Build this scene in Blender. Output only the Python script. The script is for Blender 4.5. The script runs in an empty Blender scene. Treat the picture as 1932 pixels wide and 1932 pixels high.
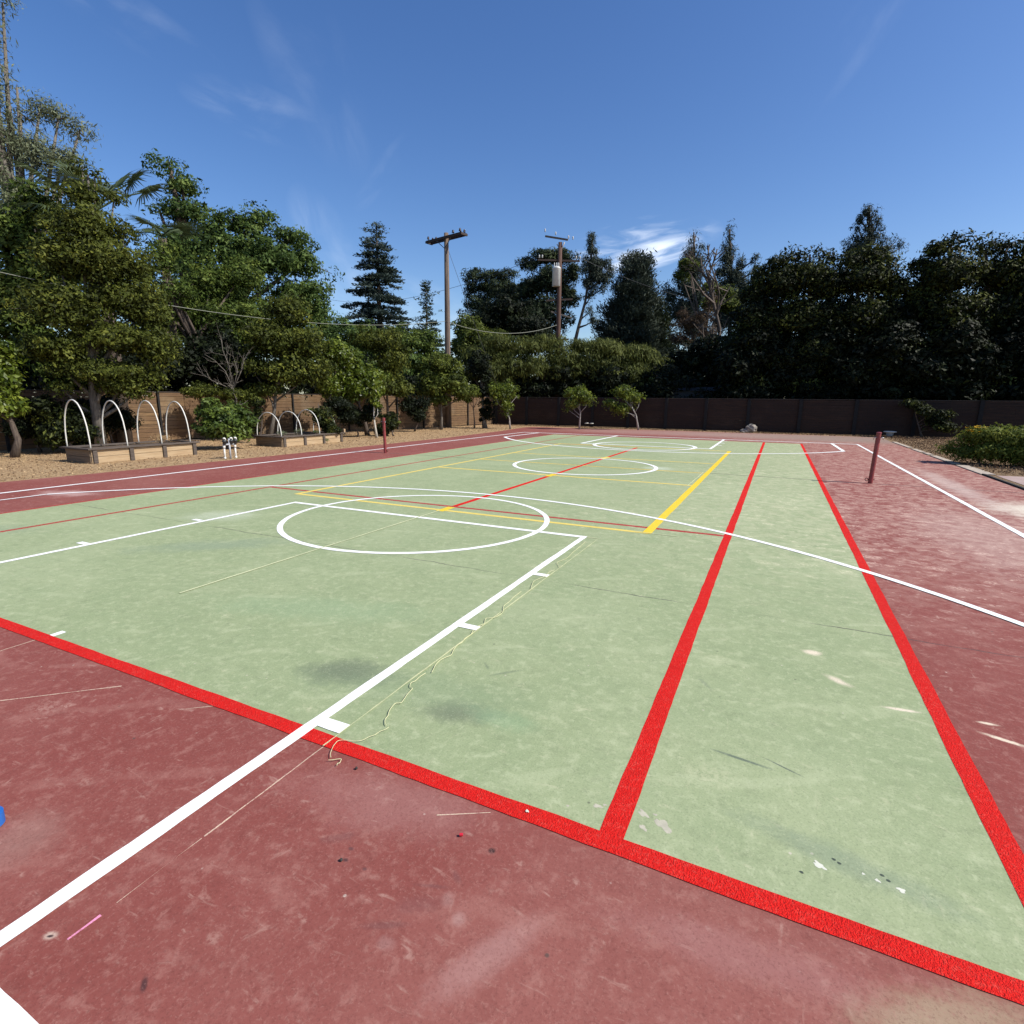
import bpy, math, random
import numpy as np
from mathutils import Vector, Matrix
R = math.radians
S = bpy.context.scene
COL = S.collection
# ------------------------------------------------------------------ camera
CAMP = Vector((4.5475, -1.8149, 1.6979)); YAW, PIT, ROL = -0.4475, -0.2041, 0.0097
F_ = Vector((math.sin(YAW)*math.cos(PIT), math.cos(YAW)*math.cos(PIT), math.sin(PIT)))
R0 = Vector((math.cos(YAW), -math.sin(YAW), 0)); U0 = R0.cross(F_)
R_ = R0*math.cos(ROL)+U0*math.sin(ROL); U_ = U0*math.cos(ROL)-R0*math.sin(ROL)
cam = bpy.data.cameras.new('camera'); co = bpy.data.objects.new('camera', cam); COL.objects.link(co)
m = Matrix((R_, U_, -F_)).transposed().to_4x4(); m.translation = CAMP
co.matrix_world = m
cam.sensor_width = 36; cam.lens = 36*1607.56/3024; cam.clip_end = 3000; cam.clip_start = 0.05
S.camera = co
# ------------------------------------------------------------------ sky, sun, exposure
SUN_EL, SUN_AZ = 44.0, 7.5          # azimuth measured from +x towards +y
W = bpy.data.worlds.new('World'); S.world = W; W.use_nodes = True
nt = W.node_tree; nt.nodes.clear()
def wn(t, **k):
    n = nt.nodes.new(t)
    for a, b in k.items(): setattr(n, a, b)
    return n
sky = wn('ShaderNodeTexSky', sky_type='NISHITA'); sky.sun_disc = False
sky.sun_elevation = R(SUN_EL); sky.sun_rotation = R(90-SUN_AZ)
sky.altitude = 100; sky.air_density = 1.0; sky.dust_density = 0.9; sky.ozone_density = 2.2
bg = wn('ShaderNodeBackground'); bg.inputs['Strength'].default_value = 0.128
wo = wn('ShaderNodeOutputWorld')
# thin cirrus in real sky directions
tc = wn('ShaderNodeTexCoord')
def cirrus(direction, size, along, length, sharp, scale, lo, hi, amt, prev):
    """streak of cirrus round a sky direction, stretched along a tangent"""
    d = Vector(direction).normalized(); a = (Vector(along)-d*Vector(along).dot(d)).normalized(); b = d.cross(a)
    def dot(v):
        n = wn('ShaderNodeVectorMath', operation='DOT_PRODUCT'); nt.links.new(tc.outputs['Generated'], n.inputs[0]); n.inputs[1].default_value = v; return n.outputs['Value']
    def mth(op, x, y=None):
        n = wn('ShaderNodeMath', operation=op)
        for i, v in enumerate((x, y)):
            if v is None: continue
            if isinstance(v, (int, float)): n.inputs[i].default_value = v
            else: nt.links.new(v, n.inputs[i])
        return n.outputs[0]
    da, db, dd = dot(a), dot(b), dot(d)
    cmb = wn('ShaderNodeCombineXYZ')
    nt.links.new(mth('MULTIPLY', da, scale), cmb.inputs[0]); nt.links.new(mth('MULTIPLY', db, scale*sharp), cmb.inputs[1])
    no = wn('ShaderNodeTexNoise'); no.inputs['Scale'].default_value = 1; no.inputs['Detail'].default_value = 7; no.inputs['Roughness'].default_value = .55; no.inputs['Distortion'].default_value = .6
    nt.links.new(cmb.outputs[0], no.inputs['Vector'])
    r2 = mth('ADD', mth('POWER', mth('ABSOLUTE', mth('DIVIDE', da, length)), 2), mth('POWER', mth('ABSOLUTE', mth('DIVIDE', db, size)), 2))
    env = mth('MULTIPLY', mth('MAXIMUM', mth('SUBTRACT', 1, r2), 0), mth('GREATER_THAN', dd, 0))
    mr = wn('ShaderNodeMapRange', interpolation_type='SMOOTHSTEP'); mr.inputs[1].default_value = lo; mr.inputs[2].default_value = hi
    nt.links.new(no.outputs[0], mr.inputs[0])
    f = mth('MULTIPLY', mth('MULTIPLY', env, mr.outputs[0]), amt)
    mx = wn('ShaderNodeMix', data_type='RGBA'); nt.links.new(f, mx.inputs[0]); nt.links.new(prev, mx.inputs[6]); mx.inputs[7].default_value = (8.5, 9.0, 9.8, 1)
    return mx.outputs[2]
def ray(u, v):                       # photograph pixel (1932 wide) -> world direction
    return F_ + R_*((u-966)/1027.05) - U_*((v-966)/1027.05)
hs = wn('ShaderNodeHueSaturation'); hs.inputs['Hue'].default_value = 0.51; hs.inputs['Saturation'].default_value = 1.26; hs.inputs['Value'].default_value = 1.0
nt.links.new(sky.outputs[0], hs.inputs['Color'])
c = hs.outputs[0]
for (u, v, u2, v2, sz, ln, sh, sc, lo, hi, am) in (
        (1228, 480, 1320, 455, .024, .085, 5.0, 12, .30, .66, .85),
        (1195, 462, 1330, 440, .040, .14, 4.0, 12, .44, .78, .45),
        (490, 215, 560, 240, .035, .10, 3, 7, .42, .85, .16),
        (590, 130, 560, 60, .06, .14, 2, 5, .42, .85, .10),
        (235, 30, 300, 70, .03, .12, 3, 7, .42, .85, .13),
        (730, 320, 770, 270, .02, .08, 3, 8, .42, .85, .09),
        (625, 500, 650, 560, .05, .12, 2, 6, .40, .85, .22),
        (800, 600, 700, 560, .06, .25, 2, 6, .35, .8, .30),
        (1640, 40, 1580, 120, .03, .16, 3, 6, .42, .85, .09)):
    c = cirrus(ray(u, v), sz, ray(u2, v2)-ray(u, v), ln, sh, sc, lo, hi, am, c)
nt.links.new(c, bg.inputs['Color']); nt.links.new(bg.outputs[0], wo.inputs[0])
sl = bpy.data.lights.new('sun', 'SUN'); sl.energy = 4.75; sl.angle = R(0.5); sl.color = (1, .95, .87)
so = bpy.data.objects.new('sun', sl); COL.objects.link(so)
sd = Vector((math.cos(R(SUN_AZ))*math.cos(R(SUN_EL)), math.sin(R(SUN_AZ))*math.cos(R(SUN_EL)), math.sin(R(SUN_EL))))
so.rotation_euler = sd.to_track_quat('Z', 'Y').to_euler(); so.location = (30, 0, 40)
S.view_settings.view_transform = 'Standard'; S.view_settings.look = 'None'; S.view_settings.gamma = 1
S.view_settings.exposure = 0.28
# ------------------------------------------------------------------ helpers
def P(u, v, D):                      # point at horizontal distance D
    d = ray(u, v); return CAMP + d*(D/math.hypot(d.x, d.y))
def G(u, D):                         # ground point under photo column u at distance D
    d = ray(u, 750); k = D/math.hypot(d.x, d.y); return Vector((CAMP.x+d.x*k, CAMP.y+d.y*k, 0))
def tag(o, label=None, cat=None, group=None, kind=None):
    if label: o['label'] = label
    if cat: o['category'] = cat
    if group: o['group'] = group
    if kind: o['kind'] = kind
    return o
def empty(name, loc, rz=0, label=None, cat=None, group=None):
    o = bpy.data.objects.new(name, None); COL.objects.link(o); o.location = loc; o.rotation_euler = (0, 0, rz); o.empty_display_size = .2
    return tag(o, label, cat, group)
class MB:
    def __init__(s): s.v = []; s.f = []
    def add(s, vs, fs):
        b = len(s.v); s.v += [tuple(x) for x in vs]; s.f += [tuple(i+b for i in f) for f in fs]
    def box(s, x0, y0, z0, x1, y1, z1):
        s.add([(x0,y0,z0),(x1,y0,z0),(x1,y1,z0),(x0,y1,z0),(x0,y0,z1),(x1,y0,z1),(x1,y1,z1),(x0,y1,z1)],
              [(0,3,2,1),(4,5,6,7),(0,1,5,4),(1,2,6,5),(2,3,7,6),(3,0,4,7)])
    def bar(s, a, b, w, h):           # box along a->b
        a = Vector(a); b = Vector(b); d = (b-a).normalized(); x = d.cross(Vector((0,0,1)))
        if x.length < .01: x = Vector((1,0,0))
        x.normalize(); z = x.cross(d)
        vs = [p+x*i*w/2+z*j*h/2 for p in (a, b) for i, j in ((-1,-1),(1,-1),(1,1),(-1,1))]
        s.add(vs, [(0,1,2,3),(7,6,5,4),(0,4,5,1),(1,5,6,2),(2,6,7,3),(3,7,4,0)])
    def tube(s, pts, rad, n=8, cap=True):
        pts = [Vector(p) for p in pts]
        if isinstance(rad, (int, float)): rad = [rad]*len(pts)
        base = len(s.v); prev = None
        for i, p in enumerate(pts):
            d = (pts[min(i+1, len(pts)-1)]-pts[max(i-1, 0)]).normalized()
            if prev is None: x = d.orthogonal().normalized()
            else: x = (prev-d*prev.dot(d)).normalized()
            prev = x; y = d.cross(x)
            for k in range(n):
                a = 2*math.pi*k/n; s.v.append(tuple(p+(x*math.cos(a)+y*math.sin(a))*rad[i]))
        for i in range(len(pts)-1):
            for k in range(n):
                a = base+i*n+k; b = base+i*n+(k+1) % n; s.f.append((a, b, b+n, a+n))
        if cap:
            s.f.append(tuple(base+k for k in reversed(range(n)))); s.f.append(tuple(base+(len(pts)-1)*n+k for k in range(n)))
    def lathe(s, c, prof, n=20):      # prof [(r,z)] closed by caps
        c = Vector(c); base = len(s.v)
        for r, z in prof:
            for k in range(n):
                a = 2*math.pi*k/n; s.v.append((c.x+r*math.cos(a), c.y+r*math.sin(a), c.z+z))
        for i in range(len(prof)-1):
            for k in range(n):
                a = base+i*n+k; b = base+i*n+(k+1) % n; s.f.append((a, b, b+n, a+n))
        s.f.append(tuple(base+k for k in reversed(range(n)))); s.f.append(tuple(base+(len(prof)-1)*n+k for k in range(n)))
    def build(s, name, mat, parent=None, smooth=False, bevel=0):
        me = bpy.data.meshes.new(name); me.from_pydata(s.v, [], s.f); me.update()
        if smooth: me.polygons.foreach_set('use_smooth', [True]*len(me.polygons))
        o = bpy.data.objects.new(name, me); COL.objects.link(o); me.materials.append(mat)
        if parent:
            o.parent = parent
        if bevel:
            b = o.modifiers.new('bevel', 'BEVEL'); b.width = bevel; b.segments = 2; b.limit_method = 'ANGLE'
        return o
# ------------------------------------------------------------------ materials
def mat(name):
    m = bpy.data.materials.new(name); m.use_nodes = True; t = m.node_tree
    return m, t, t.nodes['Principled BSDF']
class N:                             # small node-writing helper
    def __init__(s, t): s.t = t
    def new(s, ty, **k):
        n = s.t.nodes.new(ty)
        for a, b in k.items(): setattr(n, a, b)
        return n
    def put(s, inp, v):
        if v is None: return
        if hasattr(v, 'is_output') or isinstance(v, bpy.types.NodeSocket): s.t.links.new(v, inp)
        else: inp.default_value = v
    def math(s, op, a, b=None, c=None):
        n = s.new('ShaderNodeMath', operation=op)
        for i, v in enumerate((a, b, c)): s.put(n.inputs[i], v)
        return n.outputs[0]
    def noise(s, vec, scale, detail=4, rough=.5, dist=0):
        n = s.new('ShaderNodeTexNoise'); s.put(n.inputs['Vector'], vec); n.inputs['Scale'].default_value = scale
        n.inputs['Detail'].default_value = detail; n.inputs['Roughness'].default_value = rough; n.inputs['Distortion'].default_value = dist
        return n.outputs[0]
    def ramp(s, f, lo, hi, a=0., b=1.):
        n = s.new('ShaderNodeMapRange', interpolation_type='SMOOTHSTEP'); s.put(n.inputs[0], f)
        for i, v in enumerate((lo, hi, a, b)): s.put(n.inputs[i+1], v)
        return n.outputs[0]
    def mix(s, f, a, b, mode='MIX'):
        n = s.new('ShaderNodeMix', data_type='RGBA', blend_type=mode); s.put(n.inputs[0], f)
        s.put(n.inputs[6], a if not isinstance(a, tuple) else (*a, 1)[:4]); s.put(n.inputs[7], b if not isinstance(b, tuple) else (*b, 1)[:4])
        return n.outputs[2]
    def mapping(s, vec, sc=(1,1,1), rot=(0,0,0), loc=(0,0,0)):
        n = s.new('ShaderNodeMapping'); s.put(n.inputs[0], vec); n.inputs['Location'].default_value = loc
        n.inputs['Rotation'].default_value = rot; n.inputs['Scale'].default_value = sc; return n.outputs[0]
    def obj(s): return s.new('ShaderNodeTexCoord').outputs['Object']
    def bump(s, h, st, d, bs):
        n = s.new('ShaderNodeBump'); n.inputs['Strength'].default_value = st; n.inputs['Distance'].default_value = d
        s.put(n.inputs['Height'], h); s.t.links.new(n.outputs[0], bs.inputs['Normal'])
def plain(name, col, rough=.6, var=.15, scale=8, metal=0, col2=None, stretch=(1,1,1), bump=0, bscale=60):
    m, t, b = mat(name); n = N(t); o = n.mapping(n.obj(), stretch)
    f = n.ramp(n.noise(o, scale, 5, .6), .3, .7)
    c2 = col2 or tuple(x*(1-var*2) for x in col)
    t.links.new(n.mix(f, col, c2), b.inputs['Base Color']); b.inputs['Roughness'].default_value = rough; b.inputs['Metallic'].default_value = metal
    if bump: n.bump(n.noise(o, bscale, 4, .6), bump, .01, b)
    return m
def blotch(n, o, x, y, rx, ry, rot=0, soft=.6, nz=None, w=.5):
    """soft irregular spot at a fixed place on the court"""
    v = n.mapping(o, (1/rx, 1/ry, 0), (0, 0, 0), (0, 0, 0))
    sub = n.new('ShaderNodeVectorMath', operation='SUBTRACT'); n.put(sub.inputs[0], o); sub.inputs[1].default_value = (x, y, 0)
    rt = n.new('ShaderNodeVectorRotate', rotation_type='Z_AXIS'); n.put(rt.inputs['Vector'], sub.outputs[0]); rt.inputs['Angle'].default_value = -rot
    ml = n.new('ShaderNodeVectorMath', operation='MULTIPLY'); n.put(ml.inputs[0], rt.outputs[0]); ml.inputs[1].default_value = (1/rx, 1/ry, 0)
    ln = n.new('ShaderNodeVectorMath', operation='LENGTH'); n.put(ln.inputs[0], ml.outputs[0])
    d = n.math('ADD', ln.outputs['Value'], n.math('MULTIPLY', n.math('SUBTRACT', nz, .5), w*2))
    return n.ramp(d, 1, 1-soft, 0, 1)
def court_mat(name, base, alt, worn, pale, green):
    m, t, b = mat(name); n = N(t); o = n.obj()
    big = n.noise(o, .35, 5, .6, .4); mid = n.noise(o, 2.2, 6, .65, .3); fin = n.noise(o, 14, 5, .7); grit = n.noise(o, 120, 4, .75)
    mid2 = n.noise(n.mapping(o, (1,1,1), (0,0,.5), (7,3,0)), 5.5, 6, .7, .5)
    c = n.mix(n.ramp(mid, .25, .75), base, alt)
    c = n.mix(n.math('MULTIPLY', n.ramp(big, .42, .7), .25), c, pale)
    c = n.mix(n.ramp(fin, .48, .72, 0, .55), c, pale)
    c = n.mix(n.ramp(n.noise(n.mapping(o, (1,1,1), (0,0,0), (9,2,0)), 8, 6, .75), .50, .72, 0, .42), c, tuple(x*(.66 if green else .76) for x in base))
    c = n.mix(n.ramp(n.noise(n.mapping(o, (1.6,1,1), (0,0,.6), (1,5,0)), 26, 5, .7, .5), .56, .74, 0, .55), c, pale)
    # wear increases to the right-hand side where the play and dust are
    sep = n.new('ShaderNodeSeparateXYZ'); n.put(sep.inputs[0], o); X, Y = sep.outputs[0], sep.outputs[1]
    wr = n.math('MULTIPLY', n.ramp(X, -1., 7.5), n.ramp(Y, 1.5, 7))
    # short pale scuffs everywhere
    scv = n.noise(n.mapping(o, (2.2, 6.5, 1), (0, 0, .35)), 3.2, 5, .62, .8)
    sc2 = n.noise(n.mapping(o, (5, 2., 1), (0, 0, .2), (3, 9, 0)), 3.0, 5, .62, .8)
    sc = n.math('MAXIMUM', n.ramp(scv, .60, .74), n.ramp(sc2, .62, .76))
    c = n.mix(n.math('MULTIPLY', sc, n.math('ADD', n.math('MULTIPLY', wr, .60), .34)), c, worn)
    c = n.mix(n.math('MULTIPLY', n.math('MULTIPLY', n.ramp(mid2, .40, .62), wr), .5), c, worn)
    # scuffed shoe and ball marks, denser to the right
    dvec = n.new('ShaderNodeVectorMath', operation='ADD'); n.put(dvec.inputs[0], o)
    dn = n.new('ShaderNodeTexNoise'); n.put(dn.inputs['Vector'], o); dn.inputs['Scale'].default_value = 9; dn.inputs['Detail'].default_value = 3
    dsc = n.new('ShaderNodeVectorMath', operation='SCALE'); n.put(dsc.inputs[0], dn.outputs['Color']); dsc.inputs['Scale'].default_value = .14; n.put(dvec.inputs[1], dsc.outputs[0])
    for k_, (sc_, lo_) in enumerate(((5.0, .86), (11.0, .88), (2.6, .90))):
        vv = n.new('ShaderNodeTexVoronoi', feature='F1'); n.put(vv.inputs['Vector'], n.mapping(dvec.outputs[0], (1, 1.5, 0), (0, 0, .3+k_*.9), (k_*3.1, 1.7*k_, 0))); vv.inputs['Scale'].default_value = sc_
        sc1 = n.new('ShaderNodeSeparateColor'); n.put(sc1.inputs[0], vv.outputs['Color'])
        pres = n.ramp(n.math('ADD', sc1.outputs[0], n.math('MULTIPLY', wr, .42)), lo_, lo_+.10)
        shp = n.math('MULTIPLY', n.ramp(vv.outputs['Distance'], .44, .10), n.ramp(n.noise(o, 38, 4, .75), .40, .60))
        c = n.mix(n.math('MULTIPLY', n.math('MULTIPLY', pres, n.math('MULTIPLY', shp, n.ramp(wr, 0., .7, .38, 1.))), .9 if not green else .8), c, tuple(min(1, x*1.12) for x in worn))
    # dull dust in mid-size patches
    c = n.mix(n.math('MULTIPLY', n.ramp(mid2, .56, .8), .3), c, tuple(x*(.62 if green else .8) for x in base))
    # faint sweeping drag marks
    wv = n.new('ShaderNodeTexWave', wave_type='BANDS'); n.put(wv.inputs['Vector'], n.mapping(o, (1, 1, 1), (0, 0, 1.1)))
    wv.inputs['Scale'].default_value = .55; wv.inputs['Distortion'].default_value = 9; wv.inputs['Detail'].default_value = 4; wv.inputs['Detail Scale'].default_value = .8
    c = n.mix(n.math('MULTIPLY', n.math('MULTIPLY', n.ramp(wv.outputs[0], .93, 1.0), n.ramp(mid, .45, .6)), .30), c, pale)
    vo = n.new('ShaderNodeTexVoronoi', feature='F1'); n.put(vo.inputs['Vector'], n.mapping(o, (1, 1, 1))); vo.inputs['Scale'].default_value = 9
    spk = n.math('MULTIPLY', n.ramp(vo.outputs['Distance'], .075, .03), n.ramp(n.noise(o, 5, 2), .5, .56))
    c = n.mix(n.math('MULTIPLY', spk, .6), c, (.62, .55, .45))
    vo2 = n.new('ShaderNodeTexVoronoi', feature='F1'); n.put(vo2.inputs['Vector'], n.mapping(o, (1, 1, 1), (0,0,.4), (5,2,0))); vo2.inputs['Scale'].default_value = 5
    spk2 = n.math('MULTIPLY', n.ramp(vo2.outputs['Distance'], .05, .02), n.ramp(n.noise(o, 3, 2), .52, .56))
    c = n.mix(n.math('MULTIPLY', spk2, .7), c, (.06, .06, .05))
    # slab joints with ragged width
    nzl = n.noise(o, 3, 4, .6)
    for yy, wd, lo__ in ((2.8, .011, .15), (11.93, .045, .7), (21.1, .012, .15)):
        dy = n.math('ABSOLUTE', n.math('SUBTRACT', n.math('ADD', Y, n.math('MULTIPLY', n.math('SUBTRACT', nzl, .5), .10)), yy))
        c = n.mix(n.math('MULTIPLY', n.ramp(dy, wd, wd*.3), n.ramp(n.noise(o, .9, 3), .40, .56, lo__, .85)), c, (.07, .06, .055))
    nz = n.math('ADD', n.math('MULTIPLY', n.noise(o, 3.5, 6, .68), .55), n.math('MULTIPLY', n.noise(o, 26, 6, .8), .45))
    if green:
        for x, y, rx, ry, rt, a, col in ((2.27, .58, .42, .22, .2, .75, (.12,.145,.095)), (3.1, .50, .34, .15, .3, .7, (.13,.155,.10)), (2.75, .60, .9, .30, .25, .35, (.20,.27,.15)),
                (4.95, .30, .50, .10, -.2, .4, (.17,.22,.16)), (1.3, 1.3, 1.3, .35, .3, .28, (.24,.36,.20)), (3.35, .55, .3, .12, 0, .35, (.22,.35,.19)),
                (-1.2, 2.2, 1.2, .35, .7, .45, (.21,.27,.19)), (-4.6, 1.2, 1.2, .5, .5, .35, (.2,.26,.18)), (-2.6, 3.3, .7, .5, .4, .4, (.56,.6,.46)), (1.9, 12.3, .5, .5, 0, .6, (.55,.6,.46)),
                (4.92, 2.23, .09, .06, .1, 1, (.72,.62,.46)), (5.04, 1.86, .05, .12, .9, .9, (.70,.6,.45)), (5.34, 1.65, .13, .022, .15, 1, (.72,.62,.47)),
                (4.55, .775, .17, .013, -.12, .85, (.10,.13,.10)), (4.73, .80, .12, .008, -.4, .85, (.08,.10,.085)), (3.15, 1.02, .16, .02, .8, .45, (.12,.15,.10)), (3.0, 1.05, .07, .014, -.8, .5, (.12,.15,.10)),
                (4.3, 1.45, .1, .02, -.9, .4, (.13,.16,.11))):
            c = n.mix(n.math('MULTIPLY', blotch(n, o, x, y, rx, ry, rt, .8, nz, 1.0), a), c, col)
    else:
        for x, y, rx, ry, rt, a, col in ((8.6, 9.6, 1.1, 1.3, 0, .85, (.74,.68,.54)), (8.0, 12.5, .35, 4.5, 0, .5, (.6,.5,.43)), (5.15, -.2, .42, .14, .5, .75, (.35,.27,.17)), (2.05, -1.0, .22, .2, 0, .18, (.46,.37,.30)),
                (5.73, 1.70, .06, .02, .1, 1, (.74,.62,.46)), (5.76, 1.55, .12, .022, -.3, 1, (.74,.62,.46)), (3.72, -.24, .022, .02, 0, 1.2, (.05,.022,.02)), (3.25, -.52, .018, .012, 0, .9, (.07,.03,.03)), (3.23, -.47, .016, .01, 0, .7, (.10,.05,.05)), (3.34, -.52, .014, .01, 0, .7, (.10,.05,.05)),
                (3.68, -.49, .035, .045, .4, .16, (.58,.46,.40)), (3.75, -.54, .035, .04, .4, .18, (.6,.48,.42)), (3.59, -.71, .045, .035, .2, .16, (.55,.42,.37)), (3.03, -1.12, .012, .03, .9, .9, (.06,.025,.025)), (2.61, -1.16, .03, .018, .5, .8, (.55,.42,.33)), (2.612, -1.162, .014, .006, .5, 1, (.05,.03,.03)),
                (3.60, -.55, .12, .05, .6, .35, (.17,.065,.06)), (3.55, -.66, .10, .018, .5, .5, (.15,.06,.055)), (3.6, -.47, .1, .014, .35, .5, (.15,.06,.055)), (3.66, -.40, .05, .02, -.6, .5, (.15,.06,.055)), (3.15, -.45, .09, .03, .7, .4, (.15,.06,.055)),
                (4.0, -1.1, .5, .3, .4, .35, (.24,.085,.08)), (3.2, -.2, .6, .25, .2, .3, (.42,.24,.21)), (4.6, -.25, .5, .12, .1, .4, (.36,.18,.16)), (3.9, -.6, .3, .08, 1.1, .3, (.5,.32,.28)),
                (-6.6, 3.3, .8, .35, .2, .6, (.6,.42,.37)), (7, 28.6, 10, 4.4, 0, .92, (.27,.205,.165)), (-1, 28.6, 9, 3.6, 0, .5, (.40,.28,.235)), (7.2, 7, 1.2, 3, 0, .35, (.55,.42,.35)), (9.3, 5, 1, 5, 0, .5, (.58,.45,.38))):
            c = n.mix(n.math('MULTIPLY', blotch(n, o, x, y, rx, ry, rt, .8, nz, 1.0), a), c, col)
    c = n.mix(n.ramp(grit, .48, .70, 0, .42), c, tuple(x*.45 for x in base))
    c = n.mix(n.ramp(n.noise(n.mapping(o, (1,1,1), (0,0,0), (4,4,4)), 95, 3, .7), .54, .72, 0, .45), c, pale)
    t.links.new(c, b.inputs['Base Color']); b.inputs['Roughness'].default_value = .82; b.inputs['Specular IOR Level'].default_value = .28
    n.bump(n.math('ADD', n.math('MULTIPLY', grit, .5), n.math('MULTIPLY', fin, .5)), .35, .004, b)
    return m
def paint_mat(name, col, dark, chip, chipamt=.12, rollers=False, rough=.55, bst=.35):
    m, t, b = mat(name); n = N(t); o = n.obj()
    f = n.noise(o, 30, 4, .6); g = n.noise(o, 220, 2, .6); l = n.noise(o, 1.3, 4, .6)
    c = n.mix(n.ramp(f, .35, .75, 0, .5), col, dark)
    c = n.mix(n.math('MULTIPLY', n.ramp(n.math('MULTIPLY', n.noise(o, 55, 5, .7), n.ramp(l, .3, .7, .8, 1.15)), .62, .72), chipamt), c, chip)
    sc = n.noise(n.mapping(o, (3, 14, 1), (0, 0, .5)), 3, 5, .6, .8)
    c = n.mix(n.ramp(sc, .6, .75, 0, chipamt*1.2), c, chip)
    c = n.mix(n.ramp(n.noise(o, 70, 4, .75), .50, .72, 0, chipamt*1.6), c, chip)
    c = n.mix(n.ramp(n.noise(o, 4, 5, .7, 1.), .50, .75, 0, chipamt*1.5), c, tuple(x*.7 for x in col))
    t.links.new(c, b.inputs['Base Color']); b.inputs['Roughness'].default_value = rough; b.inputs['Specular IOR Level'].default_value = .18
    st = n.noise(o, 110, 2, .5)
    n.bump(n.math('ADD', g, st), bst, .008, b)
    return m
M = {}
M['red'] = court_mat('court_red', (.212,.054,.042), (.230,.062,.049), (.56,.38,.30), (.36,.17,.135), False)
M['green'] = court_mat('court_green', (.255,.312,.160), (.298,.348,.184), (.56,.54,.35), (.46,.50,.30), True)
M['line_red'] = paint_mat('line_red', (.68,.013,.009), (.55,.011,.008), (.76,.15,.11), .24, rough=.9, bst=.8)
M['line_red_old'] = paint_mat('line_red_old', (.40,.035,.03), (.30,.03,.026), (.45,.30,.22), .6, rough=.7)
M['line_white'] = paint_mat('line_white', (.90,.90,.86), (.86,.86,.82), (.72,.72,.64), .12, bst=.2)
M['line_yellow'] = paint_mat('line_yellow', (.82,.58,.035), (.74,.52,.03), (.7,.6,.3), .25)
M['line_yellow_thin'] = paint_mat('line_yellow_pale', (.78,.60,.13), (.72,.55,.12), (.7,.62,.35), .4)
M['chalk'] = paint_mat('chalk', (.62,.62,.34), (.5,.52,.3), (.4,.45,.28), .9)
M['chalk_faint'] = paint_mat('chalk_faint', (.66,.68,.40), (.56,.60,.34), (.40,.46,.26), .6)
M['chalk_red'] = paint_mat('chalk_on_red', (.66,.50,.36), (.5,.3,.24), (.4,.2,.17), .9)
M['pink'] = paint_mat('pink_chalk', (.85,.32,.50), (.6,.2,.28), (.4,.15,.15), .9)
M['bare'] = plain('bare_concrete', (.50,.47,.35), .85, .1, 30)
M['bare_white'] = plain('filler_white', (.66,.66,.54), .8, .05, 30)
M['pole_red'] = plain('post_paint', (.26,.045,.045), .38, .15, 12)
M['steel'] = plain('galvanised', (.45,.45,.45), .35, .1, 20, metal=.8)
M['rust'] = plain('rusty_steel', (.14,.05,.03), .7, .2, 30, metal=.3)
M['pvc'] = plain('white_pvc', (.70,.69,.62), .42, .06, 12)
M['pvc_grey'] = plain('grey_pvc', (.42,.44,.46), .5, .1, 20)
M['black_plastic'] = plain('dark_plastic', (.03,.035,.035), .45, .1, 20)
M['rim'] = plain('weathered_timber', (.105,.082,.066), .8, .2, 5, stretch=(6,.6,6), bump=.5)
M['post_dark'] = plain('fence_post_steel', (.012,.012,.012), .9, .2, 10)
M['sawn'] = plain('sawn_timber', (.44,.33,.20), .8, .16, 4, stretch=(5,.5,9), bump=.5, col2=(.34,.23,.125))
M['oldwood'] = plain('weathered_board', (.24,.175,.11), .85, .2, 4, stretch=(.5,5,9), bump=.5, col2=(.14,.10,.065))
M['soil'] = plain('soil', (.13,.09,.06), .95, .25, 25, bump=1, bscale=40)
M['polewood'] = plain('pole_wood', (.20,.145,.105), .85, .2, 5, stretch=(8,8,.4), col2=(.085,.055,.04), bump=.6, bscale=20)
M['polewood_red'] = plain('creosoted_wood', (.09,.045,.03), .85, .2, 5, stretch=(8,8,.4), col2=(.07,.035,.025), bump=.6, bscale=20)
M['darkwood'] = plain('crossarm_wood', (.05,.03,.022), .8, .2, 6, stretch=(2,2,2))
M['porcelain'] = plain('brown_porcelain', (.035,.016,.012), .25, .05, 20)
M['porcelain_grey'] = plain('grey_porcelain', (.5,.5,.48), .3, .05, 20)
M['tank'] = plain('transformer_paint', (.62,.63,.61), .45, .07, 5, bump=.1)
M['cable'] = plain('cable_sheath', (.20,.21,.16), .5, .05, 5)
M['wire'] = plain('dark_wire', (.05,.05,.05), .5, .05, 5)
M['rock'] = plain('rock', (.33,.29,.24), .9, .25, 6, bump=1, bscale=10)
M['kerb'] = plain('kerb_concrete', (.50,.42,.33), .9, .15, 9, bump=.6, bscale=50)
M['pathc'] = plain('path_concrete', (.34,.24,.21), .9, .12, 3, col2=(.40,.30,.26), bump=.4)
M['blue'] = plain('blue_tape', (.02,.13,.45), .5, .05, 20)
M['cardboard'] = plain('cardboard', (.42,.30,.18), .8, .05, 20)
M['redplastic'] = plain('red_chip', (.6,.02,.04), .4, .05, 20)
M['oil'] = plain('oil_stain', (.055,.075,.05), .7, .05, 20)
M['stone'] = plain('dark_stone', (.03,.03,.025), .8, .05, 20)
M['shedwall'] = plain('shed_wall', (.045,.047,.05), .8, .1, 3)
M['roofgrey'] = plain('shed_roof', (.03,.03,.032), .8, .1, 6)
M['string'] = plain('yellow_string', (.66,.64,.36), .7, .05, 20)
M['yflower'] = plain('yellow_petals', (.85,.55,.02), .6, .05, 20)
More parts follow.
